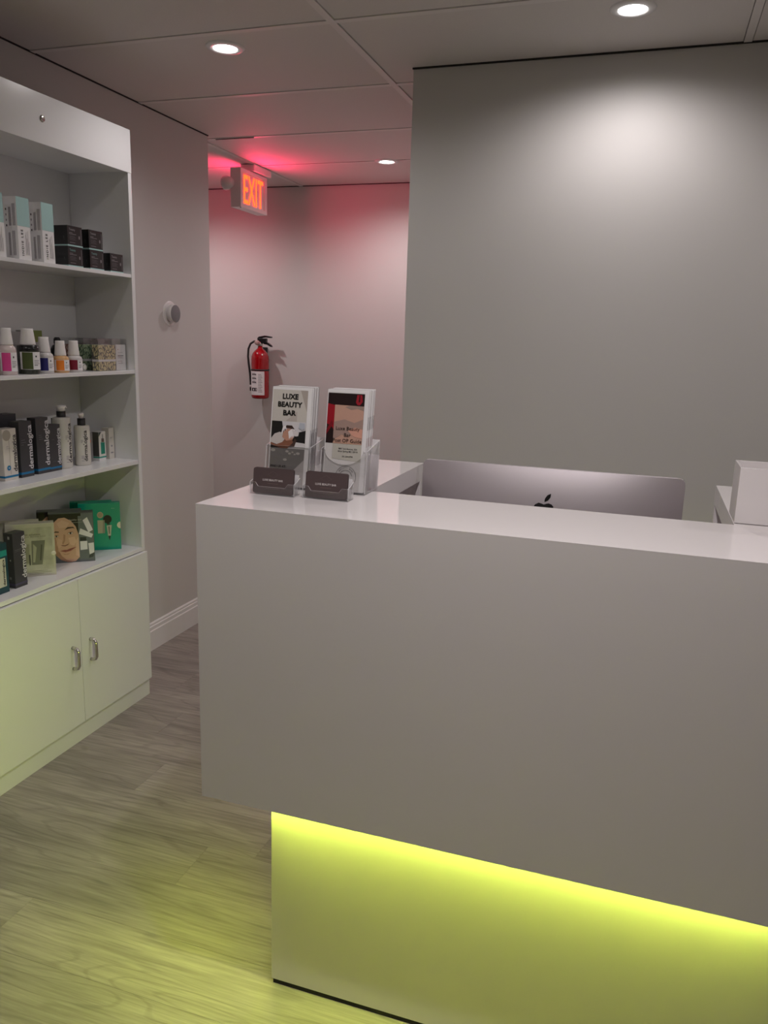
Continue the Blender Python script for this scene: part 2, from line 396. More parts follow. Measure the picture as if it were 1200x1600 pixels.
# ------------------------------------------------------------------ computer on the work surface behind the counter
def imac():
    t = thing('desktop_computer', 'silver all-in-one computer seen from behind, rising above the white counter', 'computer', (-0.222, 2.000, 0.68))
    Wd, Z1, Z0 = 0.326, EYE - 0.306 - 0.68, EYE - 0.306 - 0.68 - 0.455
    zc, hh = (Z1 + Z0) / 2, (Z1 - Z0) / 2
    def surf(x, z):
        u = min(1, abs(x / Wd)); v = min(1, abs((z - zc) / hh))
        return -0.004 - 0.042 * (1 - u ** 2.6) * (1 - v ** 2.6)
    b = MB(); mi = b.mi(ALU); nx, nz = 40, 32; R = 0.016; g = []
    for j in range(nz + 1):
        v = math.sin((j / nz - 0.5) * PI); z = zc + hh * v; row = []
        d = max(0, abs(z - zc) - (hh - R)); ex = Wd - R + math.sqrt(max(0, R * R - d * d))
        for i in range(nx + 1):
            x = ex * math.sin((i / nx - 0.5) * PI); row.append(b.bm.verts.new((x, surf(x, z), z)))
        g.append(row)
    for j in range(nz):
        for i in range(nx):
            try: f = b.bm.faces.new((g[j][i], g[j][i + 1], g[j + 1][i + 1], g[j + 1][i])); f.smooth = True; f.material_index = mi
            except ValueError: pass
    rim = [g[0][i] for i in range(nx + 1)] + [g[j][nx] for j in range(1, nz + 1)] + [g[nz][i] for i in range(nx - 1, -1, -1)] + [g[j][0] for j in range(nz - 1, 0, -1)]
    fr = [b.bm.verts.new((v.co.x, 0.004, v.co.z)) for v in rim]
    n = len(rim)
    for k in range(n): b.bm.faces.new((rim[k], rim[(k + 1) % n], fr[(k + 1) % n], fr[k])).material_index = mi
    bmesh.ops.remove_doubles(b.bm, verts=b.bm.verts, dist=1e-6)
    b.build('rear_shell', t)
    MB().prism([(-Wd + 0.004, Z0 + 0.004), (Wd - 0.004, Z0 + 0.004), (Wd - 0.004, Z1 - 0.004), (-Wd + 0.004, Z1 - 0.004)], 0.004, 0.0055, BLACK, axis='y').build('screen', t)
    # rear emblem: bitten fruit with a leaf, following the shell
    def emblem(cx, cz, k):
        body = [(0, .70), (.12, .74), (.30, .80), (.50, .74), (.64, .60)]
        body += [(.52, .46), (.46, .28), (.48, .10), (.58, -.08), (.74, -.18)]
        body += [(.62, -.50), (.44, -.80), (.28, -.92), (.10, -.86), (0, -.83), (-.10, -.86), (-.28, -.92), (-.46, -.80), (-.66, -.44), (-.76, -.05), (-.72, .34), (-.56, .66), (-.34, .79), (-.14, .75)]
        leaf = [(.02, .88), (.05, 1.10), (.18, 1.30), (.40, 1.42), (.39, 1.20), (.26, .99), (.12, .90)]
        e = MB(); im = e.mi(BLACK)
        for P in (body, leaf):
            vs = [e.bm.verts.new((cx + k * x, surf(cx + k * x, cz + k * z) - 0.0012, cz + k * z)) for x, z in P]
            e.bm.faces.new(vs).material_index = im
        r = bmesh.ops.triangulate(e.bm, faces=e.bm.faces)
        return e.build('rear_emblem', t)
    emblem(-0.001, EYE - 0.420 - 0.68, 0.0385)
    MB().box(-0.10, 0.10, -0.10, 0.09, 0, 0.006, ALU, bevel=0.002).build('stand_foot', t)
    MB().prism([(-0.095, 0.006), (-0.080, 0.006), (-0.036, 0.25), (-0.044, 0.25)], -0.09, 0.09, ALU, axis='x').build('stand_neck', t)
    return t
imac()

# ------------------------------------------------------------------ things on the counter
def white_box():
    t = thing('open_box', 'white open-topped box standing on the right wing of the counter', 'box', (0.245, 1.665, TOP))
    a, b_, h, k = 0.067, 0.054, 0.108, 0.005
    for nm, (x0, x1, y0, y1) in (('front_wall', (-a, a, -b_, -b_ + k)), ('back_wall', (-a, a, b_ - k, b_)), ('side_wall', (-a, -a + k, -b_ + k, b_ - k)), ('side_wall', (a - k, a, -b_ + k, b_ - k))):
        MB().box(x0, x1, y0, y1, 0.001, h, LACQ, bevel=0.0006).build(nm, t)
    MB().box(-a + k, a - k, -b_ + k, b_ - k, 0.001, 0.004, LACQ).build('bottom_panel', t)
    c = MB().box(-0.022, 0.05, -0.0005, 0.0005, 0, 0.109, PAPER).build('paper_slip', None, (0.262, 1.706, TOP + 0.0045))
    tag(c, 'white paper slip sticking up inside the open white box', 'paper')
white_box()

SERIF = ink(20, 18, 18)
def holder(name, label, x, y, wd, dp, h_front, h_back, dip, lean):
    """clear acrylic leaflet holder: slanted pocket, U-cut front"""
    t = thing(name, label, 'leaflet holder', (x, y, TOP)); k = 0.002; hw = wd / 2
    L = math.tan(lean)
    if dip:
        top = [(hw, h_front)] + [(hw * 0.82 * math.cos(PI * i / 12) , h_front - dip * math.sin(PI * i / 12) ** 1.0) for i in range(0, 13)] + [(-hw, h_front)]
    else: top = [(hw, h_front), (-hw, h_front)]
    b = MB(); i = b.mi(ACRYL); pts = [(-hw, 0.003), (hw, 0.003)] + top
    A = [b.bm.verts.new((p[0], p[1] * L, p[1])) for p in pts]; B = [b.bm.verts.new((p[0], p[1] * L + k, p[1])) for p in pts]
    b.bm.faces.new(A); b.bm.faces.new(B)
    e = b.mi(ACRYL_EDGE)
    for q in range(len(pts)): b.bm.faces.new((A[q], A[(q + 1) % len(pts)], B[(q + 1) % len(pts)], B[q])).material_index = e
    b.build('front_pocket', t)
    for s in (-1, 1):
        MB().prism([(k, 0.003), (dp, 0.003), (dp + h_back * L * 0.6, h_back), (h_front * L + k, h_front)], s * hw - (k if s > 0 else 0), s * hw + (0 if s > 0 else k), ACRYL, axis='x').build('side_wall', t)
    MB().prism([(dp - k, 0.003), (dp, 0.003), (dp + h_back * L, h_back), (dp - k + h_back * L, h_back)], -hw + k, hw - k, ACRYL, axis='x').build('back_panel', t)
    MB().box(-hw, hw, 0, dp, 0, 0.003, ACRYL, bevel=0.0008).build('base', t)
    return t
LEAN = math.radians(8)
BX1, BX2, BY = -0.730, -0.602, 1.538
holder('leaflet_holder', 'clear acrylic holder with a straight pocket, behind the left card stand', BX1, BY, 0.106, 0.085, 0.092, 0.105, 0, LEAN)
holder('leaflet_holder', 'clear acrylic holder with a curved pocket front, behind the right card stand', BX2, BY + 0.004, 0.106, 0.085, 0.092, 0.108, 0.030, LEAN)

BW, BH = 0.0930, 0.2150
def leaflet(x, y, dz, label, group, bm_print=None, edge=PAPER, text_bm=None):
    o = MB().box(-BW / 2, BW / 2, 0, 0.0022, 0, BH, edge).build('leaflet', None, (x, y, TOP + 0.0045 + dz))
    o.rotation_euler = (-LEAN, 0, 0)
    tag(o, label, 'leaflet', group)
    return o
def U(u, v): return (-BW / 2 + u * BW, v * BH)       # leaflet face coordinates 0..1, v upward
def upoly(b, pts, m, layer): b.flat([U(*p) for p in pts], m, layer)

def leaflet_print_a(o):
    b = MB()
    b.rect(*[-BW / 2 + 0.002, BW / 2 - 0.009], 0.0, BH - 0.006, ink(196, 190, 182), 0)
    upoly(b, [(.72, .97), (.90, .97), (.90, .76)], ink(168, 158, 150), 1)
    upoly(b, [(.38, .66), (.66, .66), (.66, .76)], ink(180, 170, 163), 1)
    # treatment photo
    x0, x1, z0, z1 = .03, .90, .385, .655
    def P(pts, m, l): upoly(b, [(x0 + u * (x1 - x0), z0 + v * (z1 - z0)) for u, v in pts], m, l)
    P([(0, 0), (1, 0), (1, 1), (0, 1)], ink(26, 24, 24), 1)
    P([(.30, 1), (1, 1), (1, .70), (.80, .62), (.45, .66), (.33, .80)], ink(206, 202, 204), 2)
    P([(0, .34), (.10, .52), (.25, .60), (.42, .50), (.40, .22), (.20, .12), (0, .20)], ink(198, 190, 186), 2)
    P([(.48, .10), (.62, .26), (1, .22), (1, 0), (.45, 0)], ink(206, 202, 202), 2)
    P([(.0, .20), (.16, .12), (.34, .22), (.46, .44), (.62, .42), (.66, .20), (.50, .0), (.30, .0), (.12, .06), (0, .12)], ink(132, 86, 66), 3)
    P([(.33, .42), (.36, .60), (.46, .74), (.62, .72), (.70, .52), (.64, .34), (.46, .28)], ink(186, 138, 118), 4)
    P([(.40, .76), (.44, .86), (.60, .86), (.72, .66), (.64, .60), (.56, .74)], ink(60, 42, 36), 4)
    P([(.64, .20), (.70, .40), (.76, .32), (.70, .08), (.52, .04)], ink(70, 50, 44), 4)
    P([(.30, .56), (.34, .80), (.42, .84), (.45, .66), (.40, .76), (.38, .60), (.36, .70), (.34, .54)], ink(232, 226, 226), 5)
    for q in range(4): P([(.50 + q * .045, .62 - q * .02), (.60 + q * .03, .74), (.64 + q * .02, .70), (.54 + q * .045, .34 + q * .02)], ink(232, 226, 226), 5 + q % 2)
    P([(.60, .72), (.74, .66), (.82, .60), (.80, .48), (.72, .46), (.66, .52)], ink(214, 206, 206), 7)
    P([(.80, .78), (.82, .98), (.97, .96), (.98, .76), (.90, .70)], ink(178, 182, 190), 7)
    # lower block
    upoly(b, [(.03, .385), (.90, .385), (.90, .28), (.45, .08), (.03, .02)], ink(122, 118, 116), 1)
    upoly(b, [(.90, .28), (.45, .08), (.40, 0), (.90, 0)], ink(176, 170, 168), 2)
    for cx, cz, r in ((.46, .355, .045), (.53, .335, .04), (.60, .35, .03), (.74, .34, .05), (.66, .33, .03), (.42, .27, .05), (.10, .36, .06)):
        b.disc(U(cx, cz)[0], U(cx, cz)[1], r * BW, ink(178, 172, 166), 2, 9, 1, .6)
    b.build('printed_front', o, fixn=False)
    b = MB()
    for s, cz, ln in (('LUXE', .905, .40), ('BEAUTY', .825, .62), ('BAR', .742, .33)): b.text(s, SERIF, *U(.47, cz), ln * BW, 0.0118, bold=0.04, layer=3)
    b.text('FIND US AT:', SERIF, *U(.26, .20), .40 * BW, bold=0.02, layer=4)
    b.build('lettering', o, fixn=False)

def leaflet_print_b(o):
    b = MB(); xr = 0.905
    b.rect(-BW / 2 + 0.002, -BW / 2 + xr * BW, 0.002, BH - 0.006, ink(206, 202, 200), 0)
    upoly(b, [(.02, .47), (xr, .47), (xr, .965), (.02, .965)], ink(28, 8, 10), 1)
    upoly(b, [(.02, .66), (.02, .86), (.26, .84), (.26, .56), (.14, .64)], ink(150, 12, 30), 2)
    upoly(b, [(.02, .60), (.14, .70), (.18, .66), (.02, .55)], ink(120, 10, 26), 3)
    upoly(b, [(.70, .88), (.72, .955), (.84, .955), (.86, .89), (.80, .855), (.74, .855)], ink(150, 20, 38), 2)
    upoly(b, [(.76, .885), (.775, .95), (.795, .95), (.80, .885)], ink(44, 8, 12), 3)
    upoly(b, [(.20, .47), (xr, .47), (xr, .845), (.20, .85)], ink(188, 148, 130), 4)
    upoly(b, [(.20, .50), (.20, .68), (.45, .71), (.70, .68), (xr, .72), (xr, .62), (.70, .60), (.55, .54), (.40, .56)], ink(158, 132, 122), 5)
    upoly(b, [(.45, .83), (.55, .845), (xr, .845), (xr, .80), (.75, .82), (.60, .805)], ink(150, 128, 118), 5)
    upoly(b, [(.55, .60), (.72, .635), (xr, .62), (xr, .53), (.70, .545)], ink(206, 152, 132), 6)
    upoly(b, [(.20, .32), (xr, .30), (xr, .47), (.20, .47)], ink(186, 182, 172), 2)
    b.build('printed_front', o, fixn=False)
    b = MB()
    for s, cz, ln in (('Luxe Beauty', .615, .58), ('Bar', .557, .16), ('Post OP Guide', .502, .70)): b.text(s, ink(40, 28, 26), *U(.55, cz), ln * BW, bold=0.004, layer=8)
    for s, cz, ln in (('8807 2nd Avenue, 20A', .42, .46), ('Silver Spring MD 20910', .393, .48), ('301.244.0794', .345, .26)): b.text(s, ink(30, 28, 28), *U(.58, cz), ln * BW, bold=0.01, layer=4)
    # round stamp: two arcs with letters between
    cx, cz, R, r = U(.57, .145)[0], U(.57, .145)[1], 0.0235, 0.0145
    dk = ink(70, 66, 68)
    for rad, a0, a1 in ((R, -25, 165), (R, 190, 330), (r, 10, 170), (r, 195, 345)):
        n = 22; pts = []
        for q in range(n + 1):
            a = math.radians(a0 + (a1 - a0) * q / n); pts.append((cx + rad * math.cos(a), cz + rad * math.sin(a)))
        for q in range(n, -1, -1):
            a = math.radians(a0 + (a1 - a0) * q / n); pts.append((cx + (rad - 0.0007) * math.cos(a), cz + (rad - 0.0007) * math.sin(a)))
        b.flat(pts, dk, 4)
    word = 'BEAUTY BAR'
    for q, ch in enumerate(word):
        if ch == ' ': continue
        a = math.radians(140 - 100 * q / (len(word) - 1)); rr = 0.019
        b.text(ch, dk, cx + rr * math.cos(a), cz + rr * math.sin(a), 0.0022, 0.0034, bold=0.01, layer=5)
    b.text('LUXE', dk, cx, cz + 0.002, 0.016, 0.005, bold=0.0, layer=5)
    b.build('lettering', o, fixn=False)

fa = leaflet(BX1, BY + 0.0045, 0, 'front leaflet headed LUXE BEAUTY BAR with a facial treatment photo, in the left holder', 'leaflets in the left holder')
leaflet_print_a(fa)
fb = leaflet(BX2, BY + 0.0085, 0, 'front leaflet titled Post OP Guide with a dark red and beige cover', 'leaflets in the right holder')
leaflet_print_b(fb)
def side_print(o, bands):
    b = MB()
    for z0, z1, m in bands: b.face([(BW / 2 + 0.0003, 0.0002, z0), (BW / 2 + 0.0003, 0.002, z0), (BW / 2 + 0.0003, 0.002, z1), (BW / 2 + 0.0003, 0.0002, z1)], m)
    b.build('printed_edge', o, fixn=False)
for i in range(1, 10):
    y = 0.0045 + i * 0.0042
    jx, jz = random.uniform(-.0006, .0006), random.uniform(-0.001, 0.0015)
    o = leaflet(BX1 + jx, BY + y, jz, 'folded leaflet stacked behind the LUXE BEAUTY BAR front leaflet', 'leaflets in the left holder', edge=PAPER if i % 3 else ink(168, 162, 162))
    side_print(o, [(0.02, 0.125, ink(82, 78, 82))] if i % 2 else [(0.05, 0.118, ink(120, 114, 118))])
    o = leaflet(BX2 + jx, BY + 0.004 + y, jz, 'folded leaflet stacked behind the Post OP Guide leaflet, only its edge showing', 'leaflets in the right holder', edge=PAPER if i % 4 else ink(186, 178, 180))
    side_print(o, [(0.132, 0.160, ink(60, 56, 60)), (0.096, 0.116, ink(150, 90, 84))] if i % 2 else [])

def card_stand(x, y, label, where):
    wd, hw, k = 0.101, 0.0505, 0.0018
    t = thing('card_stand', label, 'card stand', (x, y, TOP))
    top = [(hw, 0.026), (hw * .72, 0.026), (hw * .60, 0.0175), (-hw * .62, 0.0175), (-hw * .74, 0.026), (-hw, 0.026)]
    MB().prism([(-hw, 0.002), (hw, 0.002)] + top, 0, k, ACRYL, axis='y').build('front_lip', t)
    MB().prism([(k, 0.002), (0.032, 0.002), (0.032, 0.036), (0.018, 0.030), (k, 0.026)], -hw, -hw + k, ACRYL, axis='x').build('side_wall', t)
    MB().prism([(k, 0.002), (0.032, 0.002), (0.032, 0.036), (0.018, 0.030), (k, 0.026)], hw - k, hw, ACRYL, axis='x').build('side_wall', t)
    MB().prism([(0.022, 0.002), (0.024, 0.002), (0.032, 0.042), (0.030, 0.042)], -hw + k, hw - k, ACRYL, axis='x').build('back_rest', t)
    MB().box(-hw, hw, 0, 0.034, 0, 0.002, ACRYL, bevel=0.0005).build('base', t)
    cw, chh, r = 0.0455, 0.0525, 0.004
    for i in range(6):
        out = [(sx * (cw - r) + r * math.cos(a), (chh / 2 + sz * (chh / 2 - r)) + r * math.sin(a)) for sx, sz, a0 in ((1, -1, -90), (1, 1, 0), (-1, 1, 90), (-1, -1, 180)) for a in [math.radians(a0 + q * 30) for q in range(4)]]
        c = MB().prism(out, 0, 0.0008, CARDBR, axis='y').build('business_card', None, (x + random.uniform(-.0005, .0005), y + 0.0028 + i * 0.0016, TOP + 0.0028))
        c.rotation_euler = (math.radians(-7), 0, 0)
        if i == 0:
            b = MB(); b.text('LUXE BEAUTY BAR', ink(222, 214, 212), 0, 0.0285, 0.046, 0.0042, bold=0.012, layer=1); b.build('lettering', c, fixn=False)
            b = MB()
            b.rect(-0.012, 0.012, 0.0212, 0.0217, ink(130, 112, 110), 0); b.rect(-0.026, 0.026, 0.0135, 0.0140, ink(140, 122, 120), 0); b.rect(-0.016, 0.016, 0.0100, 0.0105, ink(130, 112, 110), 0)
            # faint diamond emblem above the name
            for a, bb in (((-.012, .040), (0, .047)), ((0, .047), (.012, .040)), ((.012, .040), (0, .033)), ((0, .033), (-.012, .040))):
                dx, dz = bb[0] - a[0], bb[1] - a[1]; l = math.hypot(dx, dz); nx, nz = -dz / l * .0002, dx / l * .0002
                b.flat([(a[0] - nx, a[1] - nz), (bb[0] - nx, bb[1] - nz), (bb[0] + nx, bb[1] + nz), (a[0] + nx, a[1] + nz)], ink(108, 92, 92), 0)
            b.build('fine_print', c, fixn=False)
            tag(c, 'front brown business card reading LUXE BEAUTY BAR in the %s stand' % where, 'business card', 'business cards in the %s stand' % where)
        else: tag(c, 'brown business card stacked behind the front card in the %s stand' % where, 'business card', 'business cards in the %s stand' % where)
card_stand(-0.7235, 1.457, 'small clear card stand nearest the left end of the counter', 'left')
card_stand(-0.6070, 1.464, 'small clear card stand in front of the Post OP Guide leaflets', 'right')

# ------------------------------------------------------------------ shelf unit on the left wall
XFt, XBk = -1.888, -2.163             # front edge and back
Y0, Y1 = 1.790, 2.652
SZ = [EYE + 0.209, EYE - 0.147, EYE - 0.496]      # tops of the loose shelves
CT = EYE - 0.853                      # top of the base cabinet
ZT = EYE + 0.716
su = thing('display_shelf_unit', 'tall white display shelf unit with a two-door base cabinet against the left wall', 'shelf', (XBk, Y0, 0))
def sub(name, x0, x1, y0, y1, z0, z1, m=LAMI, bevel=0.0008, parent=su):
    return MB().box(x0 - XBk, x1 - XBk, y0 - Y0, y1 - Y0, z0, z1, m, bevel=bevel).build(name, parent)
sub('side_panel', XBk + 0.012, XFt, Y1 - 0.020, Y1, CT, ZT)
sub('side_panel', XBk + 0.012, XFt, Y0, Y0 + 0.020, CT, ZT)
sub('back_panel', XBk + 0.002, XBk + 0.011, Y0, Y1, 0.06, ZT)
sub('top_panel', XBk + 0.012, XFt - 0.02, Y0 + 0.0205, Y1 - 0.0205, ZT - 0.145, ZT - 0.125)
sub('header_panel', XFt - 0.018, XFt + 0.0015, Y0, Y1, EYE + 0.568, ZT + 0.001)
for z in SZ: sub('shelf', XBk + 0.012, XFt - 0.001, Y0 + 0.0203, Y1 - 0.0203, z - 0.0125 - (0.004 if z < EYE - .4 else 0), z)
sub('cabinet_top', XBk + 0.012, XFt, Y0, Y1, CT - 0.016, CT)
sub('cabinet_side', XBk + 0.012, XFt - 0.008, Y1 - 0.018, Y1, 0.0, CT - 0.0165)
sub('cabinet_side', XBk + 0.012, XFt - 0.008, Y0, Y0 + 0.018, 0.0, CT - 0.0165)
sub('toe_kick', XFt - 0.018, XFt - 0.001, Y0 + 0.0185, Y1 - 0.001, 0.0, 0.073)
seam = 2.232
def cab_door(y0, y1, hy):
    d = sub('door', XFt - 0.006, XFt + 0.012, y0, y1, 0.076, CT - 0.0195)
    h = MB(); z0, z1 = EYE - 1.196, EYE - 1.117; X = XFt + 0.012 - XBk; y = hy - Y0
    path = [(X, y, z1), (X + 0.012, y, z1), (X + 0.021, y, z1 - 0.004), (X + 0.026, y, z1 - 0.014), (X + 0.026, y, (z0 + z1) / 2), (X + 0.026, y, z0 + 0.014), (X + 0.021, y, z0 + 0.004), (X + 0.012, y, z0), (X, y, z0)]
    h.tube(path, 0.0062, CHROME, 10).build('handle', d)
cab_door(Y0 + 0.001, seam - 0.0012, 2.184)
cab_door(seam + 0.0012, Y1 - 0.001, 2.280)
MB().lathe([(0.0005, 0.004), (0.007, 0.0045), (0.010, 0.003), (0.011, 0.0)], CHROME, 20, c=(XFt + 0.0015 - XBk, 2.200 - Y0, EYE + 0.643), axis='x', caps=False).build('lock_disc', su)

RZ = PI / 2                            # products facing the room
def carton(name, label, cat, x, y, z, wd, dp, h, m, rotz=RZ, group=None, bevel=0.0006):
    o = MB().box(-wd / 2, wd / 2, 0, dp, 0, h, m, bevel=bevel).build(name, None, (x, y, z), rotz)
    return tag(o, label, cat, group)
def face_left(b, pts, m, wd, layer=0):     # print on the left flank: (depth, z) outline
    b.face([(-wd / 2 - 0.0004 - layer * .00025, p[0], p[1]) for p in pts], m)

# shelf 1: three tall pale cartons, five black cartons
AQUA = ink(166, 202, 200); INKB = ink(34, 32, 36); GREYT = ink(150, 144, 148)
def tall_carton(yl, label, z=SZ[0]):
    wd, dp, h = 0.0535, 0.049, 0.186
    o = carton('tall_carton', label, 'carton', -1.900, yl + wd / 2, z, wd, dp, h, WCARD, group='tall white and aqua cartons on the top shelf')
    b = MB(); b.rect(-wd / 2, wd / 2, h * 0.54, h, AQUA, 0); b.build('aqua_band', o, fixn=False)['label'] = 'pale aqua upper half of the carton front'
    b = MB(); b.text('INDIE LEE', INKB, -0.009, 0.052, 0.078, 0.0085, bold=0.01, rot=90, layer=1, spacing=1.35)
    b.build('lettering', o, fixn=False)
    b = MB()
    for q in range(5): b.rect(0.004 + q * 0.0035, 0.005 + q * 0.0035, 0.016, 0.016 + (0.06, 0.068, 0.05, 0.072, 0.04)[q], GREYT, 0)
    for y0, y1, z0, z1 in ((.006, .018, .10, .165), (.022, .032, .10, .155), (.010, .022, .012, .085), (.028, .036, .012, .08)):
        n = 5
        for q in range(n):
            a = y0 + (y1 - y0) * q / n; face_left(b, ((a, z0), (a + (y1 - y0) / n * .55, z0), (a + (y1 - y0) / n * .55, z1), (a, z1)), GREYT, wd)
    for q in range(4): face_left(b, ((.0385, .098 + q * .016), (.0425, .098 + q * .016), (.0425, .104 + q * .016), (.0385, .104 + q * .016)), INKB if q % 3 == 0 else GREYT, wd)
    b.build('fine_print', o, fixn=False)
tall_carton(1.971, 'tall white and aqua carton on the top shelf, farthest from the black cartons')
tall_carton(2.079, 'tall white and aqua carton in the middle of the three on the top shelf')
tall_carton(2.186, 'tall white and aqua carton on the top shelf, touching the black cartons')

def black_carton(y, z, label, teal_text=False, dp=0.056):
    wd, h = 0.074, 0.066
    o = carton('black_carton', label, 'carton', -1.900, y, z, wd, dp, h, CARDB, group='small black cartons on the top shelf')
    b = MB(); b.box(-wd / 2 - 0.0004, wd / 2 + 0.0004, -0.0004, dp + 0.0004, 0.0, 0.0045, AQUA).build('aqua_base_band', o)['label'] = 'pale aqua band round the foot of the carton'
    b = MB(); c = ink(120, 170, 164) if teal_text else ink(150, 148, 150)
    b.text('Twenty', c, -0.014, 0.053, 0.030, 0.010, bold=0.005, layer=1)
    b.build('lettering', o, fixn=False)
    b = MB(); g = ink(140, 138, 140)
    b.rect(-.029, -.012, .0425, .0440, g); b.rect(-.029, .006, .0385, .0400, g)
    for q in range(6): b.rect(-.028, .006 - (q % 3) * .004, .0200 + q * .0026, .0208 + q * .0026, ink(96, 94, 96))
    b.rect(-.027, .000, .0110, .0130, ink(120, 118, 120))
    b.rect(.029, .0315, .008, .058, ink(112, 110, 112)); b.disc(.021, .031, .0036, ink(130, 128, 130), 0, 10, 1, 1.7)
    face_left(b, ((.010, .020), (.018, .020), (.018, .021), (.010, .021)), ink(70, 70, 70), wd); face_left(b, ((.013, .024), (.017, .024), (.017, .032), (.013, .032)), ink(60, 60, 60), wd)
    b.build('fine_print', o, fixn=False)
    return o
black_carton(2.339, SZ[0], 'black carton at the bottom left of the stack, beside the tall white cartons', True)
black_carton(2.451, SZ[0], 'black carton in the middle of the bottom row on the top shelf', True, dp=0.050)
black_carton(2.562, SZ[0], 'single black carton at the end of the row with none on top of it', dp=0.050)
black_carton(2.341, SZ[0] + 0.0665, 'black carton on top of the stack, next to the tall white cartons')
black_carton(2.449, SZ[0] + 0.0665, 'black carton on top of the stack, towards the bare end carton', dp=0.050)

# shelf 2: pump bottles, cartons behind and boxed patterned sets
def pump_bottle(y, r, h_body, h_all, liquid, stripe, label, x=-1.945, label_frac=(0.12, 0.75), neck=None, small=True, rot=RZ, ang=0.0):
    t = thing('pump_bottle', label, 'pump bottle', (x, y, SZ[1]), rot, 'pump bottles on the second shelf')
    pr = [(r * .55, 0), (r * .94, 0), (r, 0.003), (r, h_body * .80), (r * .96, h_body * .88), (r * .80, h_body * .95), (r * .62, h_body)]
    MB().lathe(pr, liquid, 28).build('bottle', t)
    pm_ = r * .70; ht = h_all - h_body
    cap = MB().lathe([(pm_, h_body - .001), (pm_ * 1.01, h_body + ht * .06), (pm_ * .86, h_body + ht * .62), (pm_ * .80, h_body + ht * .84), (pm_ * .78, h_body + ht * .975), (pm_ * .72, h_all), (pm_ * .3, h_all)], PUMP, 24)
    cap.build('pump', t)
    MB().box(0, pm_ * .80 + .0045, -0.0045, 0.0045, h_body + ht * .88, h_body + ht * .985, PUMP, bevel=0.001).build('nozzle', t)
    z0, z1 = h_body * label_frac[0], h_body * label_frac[1]
    def patch(b, a0, a1, za, zb, m, k, n=10):
        R = r + 0.0003 + k * 0.0002
        for q in range(n):
            p, s = a0 + (a1 - a0) * q / n, a0 + (a1 - a0) * (q + 1) / n
            b.face([(R * math.sin(p), -R * math.cos(p), za), (R * math.sin(s), -R * math.cos(s), za), (R * math.sin(s), -R * math.cos(s), zb), (R * math.sin(p), -R * math.cos(p), zb)], m)
    b = MB(); patch(b, -1.66, .62, z0, z1, WCARD, 0, 14); b.build('wrap_label', t, fixn=False)['label'] = 'white wrap label with a coloured stripe'
    b = MB(); patch(b, -1.44, -.46, z0 + .001, z1 - .001, stripe, 1, 8); b.build('colour_stripe', t, fixn=False)
    b = MB()
    patch(b, -.20, -.05, z1 - (z1 - z0) * .30, z1 - (z1 - z0) * .20, INKB, 1, 2)
    for q, (a0, a1) in enumerate(((-.34, .26), (-.34, .18), (-.34, .30), (-.34, .05))): patch(b, a0, a1, z0 + (z1 - z0) * (.50 - q * .09), z0 + (z1 - z0) * (.535 - q * .09), GREYT if q < 3 else INKB, 1, 4)
    b.build('fine_print', t, fixn=False)
    if neck: MB().lathe([(r * .99, h_body * .80), (r * 1.004, h_body * .82), (r * 1.003, h_body * .965), (r * .62, h_body * 1.002)], neck, 28, caps=False).build('shoulder_band', t)
    return t
CLEARP = mat('milky_pink_plastic', (0.62, 0.52, 0.50), 0.25, noise=0.02)
CLEARV = mat('milky_plastic', (0.60, 0.57, 0.56), 0.25, noise=0.02)
CLEARO = mat('amber_plastic', (0.62, 0.36, 0.16), 0.25, noise=0.02)
OLIVE = mat('dark_olive_plastic', (0.022, 0.026, 0.016), 0.2, noise=0.05)
pump_bottle(1.962, .028, .094, .145, CLEARV, ink(70, 120, 150), 'white pump bottle cut by the left photo edge on the second shelf')
pump_bottle(2.048, .0275, .094, .146, CLEARP, ink(214, 70, 140), 'pump bottle with a bright pink label stripe')
pump_bottle(2.140, .0340, .094, .146, OLIVE, ink(72, 84, 40), 'dark olive bottle with a white pump and olive label stripe', neck=BLACK, label_frac=(.16, .76))
pump_bottle(2.212, .0285, .070, .120, CLEARV, ink(40, 38, 110), 'small pump bottle with a navy label stripe')
pump_bottle(2.290, .0270, .058, .108, CLEARO, ink(236, 132, 38), 'small amber pump bottle with an orange label stripe')
pump_bottle(2.358, .0275, .058, .109, CLEARV, ink(124, 14, 44), 'small pump bottle with a crimson label stripe beside the patterned sets')
pump_bottle(2.295, .0255, .058, .109, CLEARV, ink(110, 14, 30), 'pump bottle with a dark red stripe half hidden behind the orange one', x=-2.015)
t = thing('black_bottle', 'black bottle standing behind the orange and crimson pump bottles', 'bottle', (-2.045, 2.395, SZ[1]), RZ)
MB().lathe([(.02, 0), (.024, .003), (.024, .075), (.018, .088), (.010, .094)], BLACK, 20).build('body', t)
MB().lathe([(.012, .0945), (.012, .112), (.008, .118)], RUBBER, 16).build('cap', t)
o = carton('pale_carton', 'pale grey carton with a green top panel behind the navy striped bottle', 'carton', -2.060, 2.300, SZ[1], .075, .045, .140, mat('pale_card', (0.42, 0.40, 0.40), .5, noise=.03))
b = MB(); b.rect(-.0375, .0375, .100, .140, ink(120, 136, 66), 0); b.build('green_panel', o, fixn=False)
o = carton('pale_carton', 'pale grey carton behind the pink and olive pump bottles', 'carton', -2.070, 2.190, SZ[1], .12, .045, .135, mat('grey_card', (0.34, 0.33, 0.33), .5, noise=.03))
b = MB(); b.rect(-.03, .03, .03, .08, ink(120, 116, 114), 0); b.build('printed_panel', o, fixn=False)
t = thing('small_jar', 'small pale jar on its side in front of the green patterned set', 'jar', (-1.972, 2.432, SZ[1] + .0135), RZ)
MB().lathe([(.0005, -.012), (.012, -.012), (.0135, -.010), (.0135, .006), (.0005, .006)], CREAM, 20, axis='y', caps=False).build('body', t)
